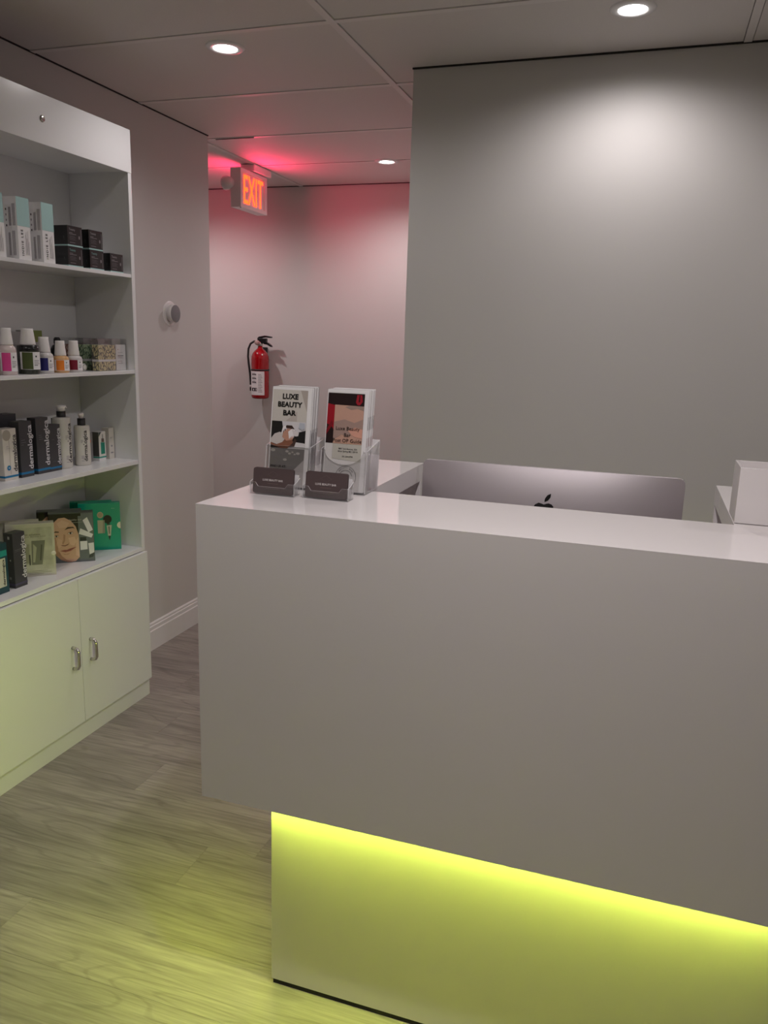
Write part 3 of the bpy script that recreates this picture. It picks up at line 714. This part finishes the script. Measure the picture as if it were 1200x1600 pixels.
MB().lathe([(.010, -.0128), (.0118, -.0124), (.0118, -.0118)], mat('jar_rim', (.2, .2, .2), .3, noise=.02), 20, axis='y', caps=False).build('rim', t)
def boxed_set(x, pat, label):
    wd, dp, h = 0.165, 0.034, 0.117
    t = thing('boxed_set', label, 'gift set', (x, 2.5435, SZ[1]), RZ, 'clear boxed patterned sets on the second shelf')
    k = .001
    b = MB().box(-wd / 2, wd / 2, 0, k, 0.0005, h, ACRYL).box(-wd / 2, wd / 2, dp - k, dp, 0.0005, h, ACRYL).box(-wd / 2, -wd / 2 + k, k, dp - k, 0.0005, h, ACRYL).box(wd / 2 - k, wd / 2, k, dp - k, .0005, h, ACRYL).box(-wd / 2 + k, wd / 2 - k, k, dp - k, h - k, h, ACRYL)
    b.build('clear_case', t)
    MB().box(-wd / 2 + .003, .020, .003, dp - .003, .001, .094, pat, bevel=.002).build('patterned_pack', t)
    MB().box(-wd / 2 + .0025, .0205, .0025, dp - .0025, .034, .042, WCARD).build('paper_band', t)
    c = MB().box(.022, wd / 2 - .003, .003, .006, .001, .096, WCARD).build('info_card', t)
    b = MB()
    for q, (z, l) in enumerate(((.066, .03), (.054, .034), (.050, .03), (.046, .034), (.034, .026), (.026, .030))): b.rect(.032, .032 + l, z, z + .0012 + (q == 1) * .001, GREYT if q != 1 else INKB, 0)
    b.disc(.034, .078, .002, ink(190, 140, 60), 0, 8)
    b.build('fine_print', c, fixn=False).location = (0, .003, 0)
boxed_set(-1.920, PATY, 'clear boxed set with a yellow leaf pattern and white card, nearest the shelf edge')
boxed_set(-1.985, PATG, 'clear boxed set with a green leaf pattern behind the yellow one')
boxed_set(-2.050, PATR, 'clear boxed set with a red leaf pattern, deepest behind the yellow and green ones')

# shelf 3: grey, white and charcoal products with vertical lettering
BLUE = ink(20, 112, 160); TEALI = ink(30, 150, 128)
def product_carton(y0, y1, x, dp, h, m, stripe, txt, label, zt=(.16, .80), tz=SZ[2], side=None, group='branded cartons on the third shelf', stripe_z=(.055, .095)):
    wd = y1 - y0
    o = carton('product_carton', label, 'carton', x, (y0 + y1) / 2, tz, wd, dp, h, m, group=group)
    if stripe:
        MB().box(-wd / 2 - .0004, wd / 2 + .0004, -.0004, dp + .0004, h * stripe_z[0], h * stripe_z[1], stripe).build('colour_stripe', o)
    if txt:
        b = MB(); ln = (zt[1] - zt[0]) * h; b.text('dermalogica', txt, wd / 2 - .0085, h * (zt[0] + zt[1]) / 2, ln, ln * .185, bold=.018, rot=90, layer=1); b.build('lettering', o, fixn=False)
    return o
def smalls(o, items, m):
    b = MB()
    for x0, x1, z, t in items: b.rect(x0, x1, z, z + t, m, 0)
    b.build('fine_print', o, fixn=False)
PLC = mat('pale_card_front', (0.68, 0.64, 0.58), 0.4, noise=0.03, nscale=40)
o = product_carton(2.043, 2.103, -1.985, .040, .171, PLC, BLUE, INKB, 'white carton with a blue stripe and black lettering at the left photo edge, third shelf', zt=(.16, .88))
b = MB(); b.disc(-.012, .150, .018, ink(168, 160, 148), 0, 18); b.rect(-.004, -.0025, .02, .134, ink(150, 142, 132), 0); b.build('printed_emblem', o, fixn=False)
b = MB(); b.disc(-.010, .042, .0085, BLUE, 1, 16); b.text('41', WCARD, -.010, .042, .006, bold=.01, layer=2); b.build('blue_roundel', o, fixn=False)
smalls(o, [(-.016, -.006, .112, .0014), (-.016, .002, .106, .0010)], GREYT)
LT = ink(210, 208, 212)
o = product_carton(2.116, 2.174, -1.984, .042, .189, CHAR, BLUE, LT, 'wide charcoal carton with pale lettering, second from the left photo edge on the third shelf', zt=(.135, .93))
smalls(o, [(-.022, -.004, .126, .0016), (-.022, .000, .118, .0016), (-.022, -.012, .110, .0016)], ink(110, 110, 114))
o = product_carton(2.196, 2.256, -1.986, .036, .195, CHAR, BLUE, LT, 'tallest charcoal carton with a blue stripe, between two other charcoal cartons', zt=(.135, .95))
smalls(o, [(-.018, -.006, .134, .0014), (-.018, -.002, .127, .0014), (-.018, .002, .120, .0014)], ink(110, 110, 114))
o = product_carton(2.257, 2.314, -1.986, .034, .165, CHAR, BLUE, LT, 'shorter charcoal carton with a blue stripe beside the large white pump bottle', zt=(.135, .92))
smalls(o, [(-.016, -.004, .112, .0014), (-.016, .002, .034, .0012)], ink(96, 96, 100))
product_carton(2.060, 2.130, -2.062, .045, .213, CHAR, None, None, 'dark carton standing behind the wide charcoal one, only its top showing', group='dark cartons at the back of the third shelf')
product_carton(2.130, 2.190, -2.062, .045, .208, CHAR, None, None, 'dark carton at the back of the third shelf, seen between two charcoal cartons', group='dark cartons at the back of the third shelf')
product_carton(2.400, 2.440, -2.058, .040, .172, CHAR, None, None, 'dark carton in the gap between the two white pump bottles', group='dark cartons at the back of the third shelf')

def white_bottle(y, x, r, sq, h, neckh, caph, style, txt_ang, label):
    t = thing('pump_bottle', label, 'pump bottle', (x, y, SZ[2]), RZ, 'white pump bottles on the third shelf')
    MB().lathe([(r * .90, 0), (r * .97, .002), (r, .006), (r, h - .008), (r * .96, h - .002), (r * .88, h), (r * .45, h + .001)], CREAM, 36, sy=sq).build('bottle', t)
    nr = r * .46
    MB().lathe([(nr, h), (nr * 1.02, h + .002), (nr, h + neckh), (nr * .8, h + neckh)], RUBBER, 24).build('collar', t)
    z = h + neckh
    if style == 'flip':
        MB().lathe([(nr * .95, z), (nr * .98, z + caph * .7), (nr * .80, z + caph), (nr * .2, z + caph)], PUMP, 24).build('pump_head', t)
        MB().prism([(nr * .4, z + caph * 1.0), (nr * 1.3, z + caph * .95), (nr * 1.75, z + caph * .45), (nr * 1.5, z + caph * .42), (nr * 1.1, z + caph * .62), (nr * .4, z + caph * .55)], -.006, .006, PUMP, axis='y').build('spout', t)
    else:
        MB().lathe([(nr * .55, z), (nr * .60, z + caph * .5), (nr * .66, z + caph * .55), (nr * .66, z + caph), (nr * .3, z + caph)], PUMP, 22).build('pump_head', t)
        MB().box(-nr * .95, 0, -.005, .005, z + caph * .60, z + caph * .95, PUMP, bevel=.001).build('spout', t)
    b = MB(); V0 = len(b.bm.verts); ln = h * .78
    b.text('dermalogica', INKB, 0, h * .50, ln, ln * .18, bold=.018, rot=90, layer=1, curve=(r, 0)); 
    for v in b.bm.verts:
        a = math.atan2(v.co.x, -v.co.y) + txt_ang; R = math.hypot(v.co.x, v.co.y); v.co.x, v.co.y = R * math.sin(a), -R * math.cos(a) * sq
    b.build('lettering', t, fixn=False)
    b = MB()
    for q, (zz, a0, a1) in enumerate(((.64, -.62, -.30), (.61, -.62, -.22), (.58, -.62, -.45), (.24, -.62, -.28), (.21, -.62, -.20), (.18, -.62, -.35), (.12, -.62, -.25))):
        R = r + .0004; n = 3
        for j in range(n):
            p, s = a0 + txt_ang + (a1 - a0) * j / n, a0 + txt_ang + (a1 - a0) * (j + 1) / n
            b.face([(R * math.sin(p), -R * math.cos(p) * sq, zz * h), (R * math.sin(s), -R * math.cos(s) * sq, zz * h), (R * math.sin(s), -R * math.cos(s) * sq, zz * h + .0018), (R * math.sin(p), -R * math.cos(p) * sq, zz * h + .0018)], GREYT)
    b.build('fine_print', t, fixn=False)
white_bottle(2.352, -2.010, .0345, .85, .185, .022, .021, 'flip', .18, 'large white pump bottle with a black collar and spouted head')
white_bottle(2.440, -1.995, .0310, .85, .148, .026, .020, 'push', -.36, 'smaller white pump bottle with a black collar beside the boxed serum')
o = product_carton(2.475, 2.520, -2.012, .035, .112, mat('grey_front', (.25, .24, .24), .4, noise=.03), None, None, 'small grey carton with an orange dot between white bottle and serum carton', group='small cartons at the right end of the third shelf')
b = MB(); b.disc(.008, .080, .0045, ink(214, 112, 46), 0, 12, .8, 1.5); b.build('orange_dot', o, fixn=False)
o = product_carton(2.535, 2.575, -1.996, .030, .113, WCARD, TEALI, None, 'serum carton with a teal bottle picture and teal stripe, third shelf', group='small cartons at the right end of the third shelf', stripe_z=(.10, .145))
b = MB(); hw = .020
face_left(b, ((0, .018), (.030, .018), (.030, .112), (0, .112)), ink(84, 84, 80), .040)
b.flat(((-hw, .018), (hw, .018), (hw, .112), (-.004, .112), (-hw, .094)), ink(226, 222, 214), 1)
b.flat(((-hw, .094), (-.004, .112), (-hw, .112)), ink(76, 84, 80), 1)
b.flat(((-.010, .026), (.014, .026), (.014, .070), (-.010, .072)), ink(34, 138, 116), 2)
b.flat(((-.006, .073), (.011, .071), (.010, .086), (-.005, .087)), ink(108, 92, 84), 2)
b.flat(((-.001, .087), (.006, .087), (.005, .103), (.000, .103)), ink(160, 160, 154), 2)
b.flat(((.004, .028), (.007, .028), (.007, .068), (.004, .068)), ink(20, 108, 92), 3)
b.build('printed_picture', o, fixn=False)
o = product_carton(2.597, 2.628, -1.996, .034, .122, PLC, None, None, 'narrow white carton nearest the right side panel of the third shelf', group='small cartons at the right end of the third shelf')
smalls(o, [(-.010, .006, .084, .0014), (-.010, .002, .080, .0012), (-.006, .004, .048, .006), (-.008, .008, .022, .005)], GREYT)
b = MB(); b.box(.0157, .0166, .001, .033, .001, .121, CARDB).build('dark_side', o)

# bottom compartment: set boxes turned towards the room and two upright cartons
o = product_carton(1.925, 1.986, -1.945, .030, .168, mat('deep_teal_card', (.008, .055, .07), .35, noise=.05), None, None, 'dark teal carton with a white label at the left photo edge, bottom compartment', tz=CT, group='upright cartons in the bottom compartment')
b = MB(); b.rect(-.020, .020, .022, .118, ink(200, 198, 184), 0); b.rect(-.028, .028, .124, .144, ink(32, 146, 136), 0); b.build('pale_label', o, fixn=False)
b = MB(); b.text('dermalogica', INKB, .012, .070, .088, .013, bold=.02, rot=90, layer=2); b.build('lettering', o, fixn=False)
o = product_carton(2.014, 2.068, -1.946, .037, .188, CHAR, ink(72, 66, 92), LT, 'charcoal carton standing upright before the silver set box', tz=CT, zt=(.15, .93), group='upright cartons in the bottom compartment', stripe_z=(.05, .085))
smalls(o, [(-.020, .010, .130, .0014), (-.020, .002, .125, .0010)], ink(110, 110, 114))
b = MB(); face_left(b, ((.012, .168), (.020, .168), (.020, .178), (.012, .178)), ink(170, 170, 170), .054); face_left(b, ((.012, .092), (.018, .096), (.012, .100)), ink(170, 170, 170), .054); face_left(b, ((.014, .030), (.022, .030), (.022, .038), (.014, .038)), ink(120, 120, 124), .054); b.build('side_marks', o, fixn=False)

def set_box(xr, yr, ang, wd, h, m, label, group, dp=.038, name='set_box', back=0.0, shift=0.0):
    c, s = math.cos(ang), math.sin(ang)
    cx, cy = xr - c * wd / 2, yr - s * wd / 2
    cx += -s * back - c * shift; cy += c * back - s * shift
    o = MB().box(-wd / 2, wd / 2, 0, dp, 0, h, m, bevel=.0008).build(name, None, (cx, cy, CT), ang)
    return tag(o, label, 'gift set', group)
A3, A4, A5 = math.radians(43), math.radians(40), math.radians(38)
FW, FH = .156, .190
def nf(b, pts, m, layer): b.flat([(-FW / 2 + u * FW, v * FH) for u, v in pts], m, layer)
def ellipse(cx, cy, rx, ry, n=18, a0=0, a1=360, tilt=0):
    out = []
    for k in range(n):
        a = math.radians(a0 + (a1 - a0) * k / (n if a1 - a0 >= 360 else n - 1)); x, y = rx * math.cos(a), ry * math.sin(a)
        t_ = math.radians(tilt); out.append((cx + x * math.cos(t_) - y * math.sin(t_), cy + x * math.sin(t_) + y * math.cos(t_)))
    return out
DKG = mat('dark_grey_card', (.075, .08, .08), .3, noise=.06, nscale=30)
def portrait_print(o):
    b = MB(); sk, sk2, hair = ink(206, 164, 140), ink(180, 136, 112), ink(30, 24, 22)
    nf(b, [(0, 0), (.66, 0), (.66, 1), (0, 1)], ink(92, 98, 98), 0)
    nf(b, [(0, .55), (.66, .55), (.66, .985), (0, .985)], hair, 1)
    face = [(.10, .30), (.13, .16), (.24, .06), (.40, .01), (.56, .02), (.655, .10), (.655, .55), (.60, .72), (.50, .84), (.36, .91), (.22, .90), (.12, .82), (.06, .62), (.06, .44)]
    nf(b, face, sk, 2)
    nf(b, [(.655, .10), (.655, .52), (.60, .46), (.57, .30), (.58, .14)], ink(220, 182, 160), 3)
    nf(b, [(.06, .62), (.06, .40), (.12, .22), (.20, .12), (.18, .34), (.14, .52)], sk2, 3)
    nf(b, [(.20, .50), (.28, .46), (.27, .34), (.20, .30), (.15, .38)], ink(214, 174, 152), 3)
    nf(b, [(.42, .50), (.56, .52), (.60, .42), (.54, .34), (.46, .36)], ink(222, 184, 162), 4)
    nf(b, [(.18, .80), (.30, .86), (.46, .80), (.40, .72), (.24, .70)], ink(216, 178, 156), 3)
    nf(b, [(.12, .17), (.24, .06), (.40, .01), (.50, .012), (.36, .06), (.26, .14), (.20, .24)], ink(168, 124, 102), 3)
    nf(b, [(.34, .66), (.42, .72), (.54, .72), (.58, .68), (.53, .695), (.43, .685)], ink(58, 42, 34), 4)        # brow
    nf(b, [(.08, .60), (.14, .645), (.22, .635), (.22, .615), (.14, .62)], ink(58, 42, 34), 4)
    for cx, cy, r in ((.475, .595, 1), (.165, .545, .8)):                                                     # eyes
        nf(b, ellipse(cx, cy, .070 * r, .030 * r, tilt=8), sk2, 4); nf(b, ellipse(cx, cy - .003, .055 * r, .019 * r, tilt=8), ink(214, 202, 192), 5)
        nf(b, ellipse(cx, cy - .002, .020 * r, .019 * r), ink(48, 36, 30), 6)
        nf(b, [(cx - .06 * r, cy), (cx, cy + .022 * r), (cx + .06 * r, cy + .016 * r), (cx, cy + .012 * r)], hair, 7)
    nf(b, [(.32, .58), (.36, .56), (.345, .44), (.30, .37), (.28, .40), (.31, .46)], sk2, 4)                    # nose
    nf(b, [(.24, .365), (.28, .345), (.34, .335), (.41, .36), (.43, .40), (.40, .375), (.34, .355), (.28, .36)], ink(120, 76, 60), 5)
    nf(b, [(.22, .245), (.32, .265), (.38, .262), (.44, .285), (.60, .315), (.46, .235), (.34, .215)], ink(164, 92, 84), 5)     # mouth
    nf(b, [(.22, .245), (.36, .245), (.60, .315), (.44, .255), (.34, .235)], ink(92, 48, 44), 6)
    nf(b, [(.27, .19), (.36, .175), (.46, .20), (.40, .165), (.32, .165)], sk2, 4)
    nf(b, [(.36, .985), (.655, .985), (.655, .60), (.60, .74), (.52, .86), (.40, .93)], hair, 5)
    nf(b, [(.655, 0), (.99, 0), (.99, .985), (.655, .985)], ink(104, 110, 112), 3)
    nf(b, [(.36, .93), (.72, .93), (.72, .985), (.36, .985)], ink(22, 20, 20), 6)
    b.build('printed_portrait', o, fixn=False)['label'] = "printed close-up of a woman's face with dark hair"
    b = MB(); b.text('healthy skin', ink(170, 166, 160), -FW / 2 + .60 * FW, .855 * FH, .27 * FW, bold=.005, layer=9); b.rect(-FW / 2 + .50 * FW, -FW / 2 + .78 * FW, .80 * FH, .808 * FH, ink(150, 148, 142), 8); b.build('lettering', o, fixn=False)
    for pts, m in (([(.76, .84), (.86, .90), (.98, .64), (.88, .59)], WCARD), ([(.66, .57), (.70, .68), (.98, .55), (.94, .48)], WCARD), ([(.68, .24), (.84, .25), (.84, .42), (.68, .42)], WCARD), ([(.88, .14), (.99, .18), (.985, .38), (.86, .37)], WCARD)):
        MB().prism([(-FW / 2 + u * FW, v * FH) for u, v in pts], -.0022, -.0014, m, axis='y').build('printed_tube', o)
    for pts, m in (([(.68, .42), (.82, .42), (.82, .50), (.68, .50)], ink(40, 44, 46)), ([(.86, .07), (.96, .09), (.99, .18), (.88, .14)], ink(60, 64, 66))):
        b = MB(); nf(b, pts, m, 5); b.build('printed_cap', o, fixn=False)
o = set_box(-1.929, 2.397, A4, FW, FH, DKG, "dark set box printed with a woman's face and small tubes, front one of the pair", 'dark portrait set boxes'); portrait_print(o)
o = set_box(-1.929, 2.397, A4, FW, FH, DKG, "dark set box printed with a woman's face, half hidden behind its twin", 'dark portrait set boxes', back=.0395, shift=.040); portrait_print(o)

def silver_print(o):
    b = MB(); g = ink(120, 118, 104)
    b.flat([(-FW / 2 + u * FW, v * FH) for u, v in ((.05, .12), (.95, .12), (.95, .93), (.05, .93))], mat('silver_window', (.58, .57, .46), .2, metal=.3, noise=.4, nscale=26), 0)
    b.build('foil_window', o, fixn=False)
    b = MB()
    nf(b, [(.50, .22), (.72, .22), (.80, .68), (.52, .68)], ink(118, 118, 106), 2)
    nf(b, [(.53, .27), (.57, .27), (.62, .55), (.55, .62)], ink(168, 166, 148), 3)
    nf(b, [(.67, .30), (.70, .30), (.74, .60), (.71, .60)], ink(84, 84, 76), 3)
    nf(b, [(.32, .26), (.46, .26), (.47, .62), (.30, .62)], ink(142, 141, 124), 2)
    nf(b, [(.45, .22), (.48, .22), (.48, .42), (.45, .42)], ink(70, 70, 64), 3)
    b.build('printed_tubes', o, fixn=False)
    b = MB(); b.text('skin solutions', ink(96, 94, 82), .005, .80 * FH, .055, bold=.01, layer=3); b.text('see your skin look better', ink(120, 118, 104), .010, .755 * FH, .082, layer=3)
    for q, (u0, u1) in enumerate(((.40, .82), (.40, .90), (.42, .74))): b.rect(-FW / 2 + u0 * FW, -FW / 2 + u1 * FW, (.10 - q * .03) * FH, (.107 - q * .03) * FH, ink(130, 128, 112), 3)
    b.build('lettering', o, fixn=False)
    MB().lathe([(.0005, -.0012), (.006, -.0012), (.008, -.0006), (.008, 0)], mat('pale_dot', (.75, .72, .6), .4, noise=.02), 16, c=(FW / 2 - .006, 0, .42 * FH), axis='y', caps=False).build('pale_disc', o)
o = set_box(-1.937, 2.198, A3, FW, FH, SILV, 'silver foil set box with a tube picture, front one of the pair', 'silver set boxes'); silver_print(o)
o = set_box(-1.937, 2.198, A3, FW, FH, SILV, 'silver foil set box behind its twin, only the top edge showing', 'silver set boxes', back=.0395, shift=.047)

def teal_print(o):
    b = MB()
    nf(b, [(.45, .36), (.62, .36), (.62, .64), (.45, .64)], ink(186, 184, 160), 1); nf(b, [(.56, .36), (.62, .36), (.62, .64), (.58, .64)], ink(150, 150, 132), 2)
    nf(b, ellipse(.52, .75, .075, .068), ink(186, 176, 150), 1); nf(b, ellipse(.52, .75, .055, .05), ink(172, 158, 132), 2)
    b.build('printed_bottle', o, fixn=False)
    b = MB(); nf(b, ellipse(.69, .655, .105, .09), ink(36, 32, 34), 1); nf(b, [(.67, .57), (.75, .57), (.745, .54), (.675, .54)], ink(60, 58, 58), 2); b.build('printed_brush', o, fixn=False)
    b = MB(); nf(b, [(.665, .52), (.785, .53), (.755, .30), (.69, .30)], ink(206, 206, 186), 1); nf(b, [(.70, .30), (.75, .30), (.74, .25), (.725, .20), (.71, .25)], ink(36, 34, 36), 1); nf(b, [(.71, .34), (.735, .34), (.74, .50), (.70, .50)], ink(120, 124, 116), 2); b.build('printed_tube', o, fixn=False)
    b = MB(); nf(b, ellipse(1.0, .52, .085, .072, 16, 90, 270), ink(226, 224, 196), 1); b.build('pale_half_disc', o, fixn=False)
    b = MB(); b.text('derma', ink(150, 210, 196), FW * .33, FH * .885, .012, bold=.02, layer=1); b.build('lettering', o, fixn=False)
o = set_box(-1.945, 2.578, A5, FW, FH, TEALC, 'teal set box with a bottle and brush picture, front one of the pair', 'teal set boxes', dp=.032); teal_print(o)
o = set_box(-1.945, 2.578, A5, FW, FH, TEALC, 'teal set box behind its twin, only its top and left edge showing', 'teal set boxes', dp=.030, back=.033, shift=.030)

# ------------------------------------------------------------------ wall and ceiling fittings
t = thing('thermostat', 'round grey thermostat on a white disc on the left wall', 'thermostat', (XL, 3.300, EYE + .086), 0)
MB().lathe([(.0005, .003), (.050, .003), (.057, .002), (.058, 0)], PLAST, 36, axis='x', caps=False).build('wall_plate', t)
MB().lathe([(.036, .003), (.037, .012), (.0415, .014), (.0415, .030), (.040, .032)], PLAST, 36, axis='x', caps=False).build('dial_ring', t)
MB().lathe([(.0005, .0325), (.038, .0325), (.040, .0318)], THERMO, 36, axis='x', caps=False).build('dial_face', t)

def extinguisher(x, y, z):
    t = thing('fire_extinguisher', 'red fire extinguisher hanging on the back wall of the passage', 'fire extinguisher', (x, y, z))
    R, H = .060, .350
    MB().lathe([(R * .5, .006), (R * .80, 0), (R * .96, .006), (R, .016), (R, H * .755), (R * .97, H * .80), (R * .85, H * .86), (R * .62, H * .91), (R * .38, H * .945), (R * .28, H * .965), (R * .26, H * 1.0)], RED, 40).build('cylinder', t)
    MB().lathe([(.017, H), (.019, H + .004), (.019, H + .020), (.014, H + .030)], CHROME, 20).build('neck_collar', t)
    MB().lathe([(.0005, -.030), (.015, -.030), (.016, -.026), (.016, -.010)], mat('gauge_face', (.45, .30, .28), .25, noise=.2, nscale=200), 20, c=(-.012, 0, H + .022), axis='y', caps=False).build('pressure_gauge', t)
    MB().box(-.014, .050, -.014, .014, H + .018, H + .052, BLACK, bevel=.003).build('valve_body', t)
    MB().prism([(-.018, H + .050), (-.004, H + .062), (.040, H + .070), (.086, H + .064), (.086, H + .055), (.040, H + .057), (0, H + .050)], -.011, .011, BLACK, axis='y').build('carry_handle', t)
    MB().prism([(.030, H + .030), (.060, H + .024), (.084, H + .008), (.090, H - .004), (.080, H - .002), (.056, H + .010), (.030, H + .014)], -.010, .010, BLACK, axis='y').build('squeeze_lever', t)
    hose = [(-.014, -.004, H + .028), (-.040, -.008, H + .030), (-.066, -.010, H + .014), (-.082, -.010, H - .020), (-.086, -.010, H - .070), (-.080, -.012, H - .120), (-.070, -.014, H - .180), (-.066, -.014, H - .240), (-.064, -.014, .050)]
    MB().tube(hose, [.007] * 7 + [.0065, .007], RUBBER, 10).build('hose', t)
    MB().lathe([(.0078, .075), (.0078, .090)], TRIMW, 12, c=(-.0655, -.014, 0)).build('hose_ring', t)
    MB().lathe([(R + .0003, H * .535), (R + .0022, H * .538), (R + .0022, H * .562), (R + .0003, H * .565)], RUBBER, 40, caps=False).build('strap', t)
    b = MB(); Rl = R + .0006
    def patch(a0, a1, z0, z1, m, k, n=8):
        r = Rl + k * .0003
        for q in range(n):
            p, s = a0 + (a1 - a0) * q / n, a0 + (a1 - a0) * (q + 1) / n
            b.face([(r * math.sin(p), -r * math.cos(p), z0), (r * math.sin(s), -r * math.cos(s), z0), (r * math.sin(s), -r * math.cos(s), z1), (r * math.sin(p), -r * math.cos(p), z1)], m)
    patch(-1.1, .95, .026, .184, WCARD, 0, 16); b.build('instruction_label', t, fixn=False)
    b = MB()
    for k, zz in enumerate((.160, .134, .108)):
        patch(-.62, .02, zz, zz + .007, INKB, 1, 5); patch(-.55, -.10, zz + .010, zz + .013, GREYT, 1, 4); patch(-.62, .05, zz - .006, zz - .004, GREYT, 1, 4)
    patch(-.66, .10, .052, .074, INKB, 1, 6); patch(-.40, -.25, .056, .068, WCARD, 2, 2); patch(-.05, .04, .056, .070, WCARD, 2, 2)
    for k in range(12): patch(.24, .70 - (k % 3) * .06, .046 + k * .0105, .050 + k * .0105, GREYT, 1, 4)
    b.build('fine_print', t, fixn=False)
    MB().box(-.018, .018, .058, .079, H * .50, H * .98, RUBBER, bevel=.002).build('wall_bracket', t)
extinguisher(-2.510, 4.886, EYE - .422)

def exit_sign(x, y, zt):
    t = thing('exit_sign', 'white ceiling sign with glowing red EXIT letters and two lamp heads', 'exit sign', (x, y, CH - .003))
    hz, W2, th = .205, .160, .026
    z1 = zt - CH + .003; z0 = z1 - hz
    MB().prism([(-W2, z0), (W2, z0), (W2, z1), (-W2, z1)], -th, th, PLAST, axis='x').build('housing', t)
    for s in (-1, 1):
        fr = MB()
        for (a, b_, c, d) in ((-W2, W2, z0, z0 + .022), (-W2, W2, z1 - .018, z1), (-W2, -W2 + .030, z0 + .022, z1 - .018), (W2 - .030, W2, z0 + .022, z1 - .018)):
            fr.box(*(sorted((s * th, s * (th + .006)))), a, b_, c, d, PLAST, bevel=.001)
        fr.build('face_frame', t)
        b = MB(); b.text('EXIT', EXITM, 0, (z0 + z1) / 2 - .001, .232, .150, bold=.0, layer=0)
        for v in b.bm.verts: px, py = v.co.x, v.co.y; v.co.x = s * (th + .0025); v.co.y = s * px
        b.build('exit_letters', t, fixn=False)['label'] = 'glowing red EXIT letters'
    MB().box(-.045, .045, -.02, .19, z1 + .006, 0, PLAST, bevel=.004).build('ceiling_canopy', t)
    MB().box(-.020, .020, -.05, .10, z1, z1 + .007, PLAST).build('neck', t)
    for sy in (-1, 1):
        h = MB().lathe([(.0005, -.052), (.030, -.050), (.037, -.046), (.039, -.040), (.036, -.020), (.022, .004), (.012, .010)], PLAST, 26, axis='x', c=(-.018, sy * (W2 + .010), z0 + .125)).build('lamp_head', t)
        MB().lathe([(.0005, -.0535), (.031, -.052), (.033, -.050)], CHROME, 24, axis='x', c=(-.018, sy * (W2 + .010), z0 + .125), caps=False).build('lamp_lens', h)
    MB().lathe([(.0005, -.005), (.004, -.004), (.005, 0)], CHROME, 12, c=(th, -W2 + .008, z0), caps=False).build('test_button', t)
    for s in (-1, 1):
        ld = bpy.data.lights.new('exit_lamp', 'AREA'); ld.shape = 'RECTANGLE'; ld.size = .12; ld.size_y = .24; ld.energy = EXIT_W; ld.color = (1, .03, .15)
        lo = bpy.data.objects.new('lamp', ld); COL.objects.link(lo); lo.parent = t; lo.location = (s * (th + .008), 0, (z0 + z1) / 2); lo.rotation_euler = (0, -s * PI / 2, 0)
exit_sign(-2.276, 4.305, EYE + .898)
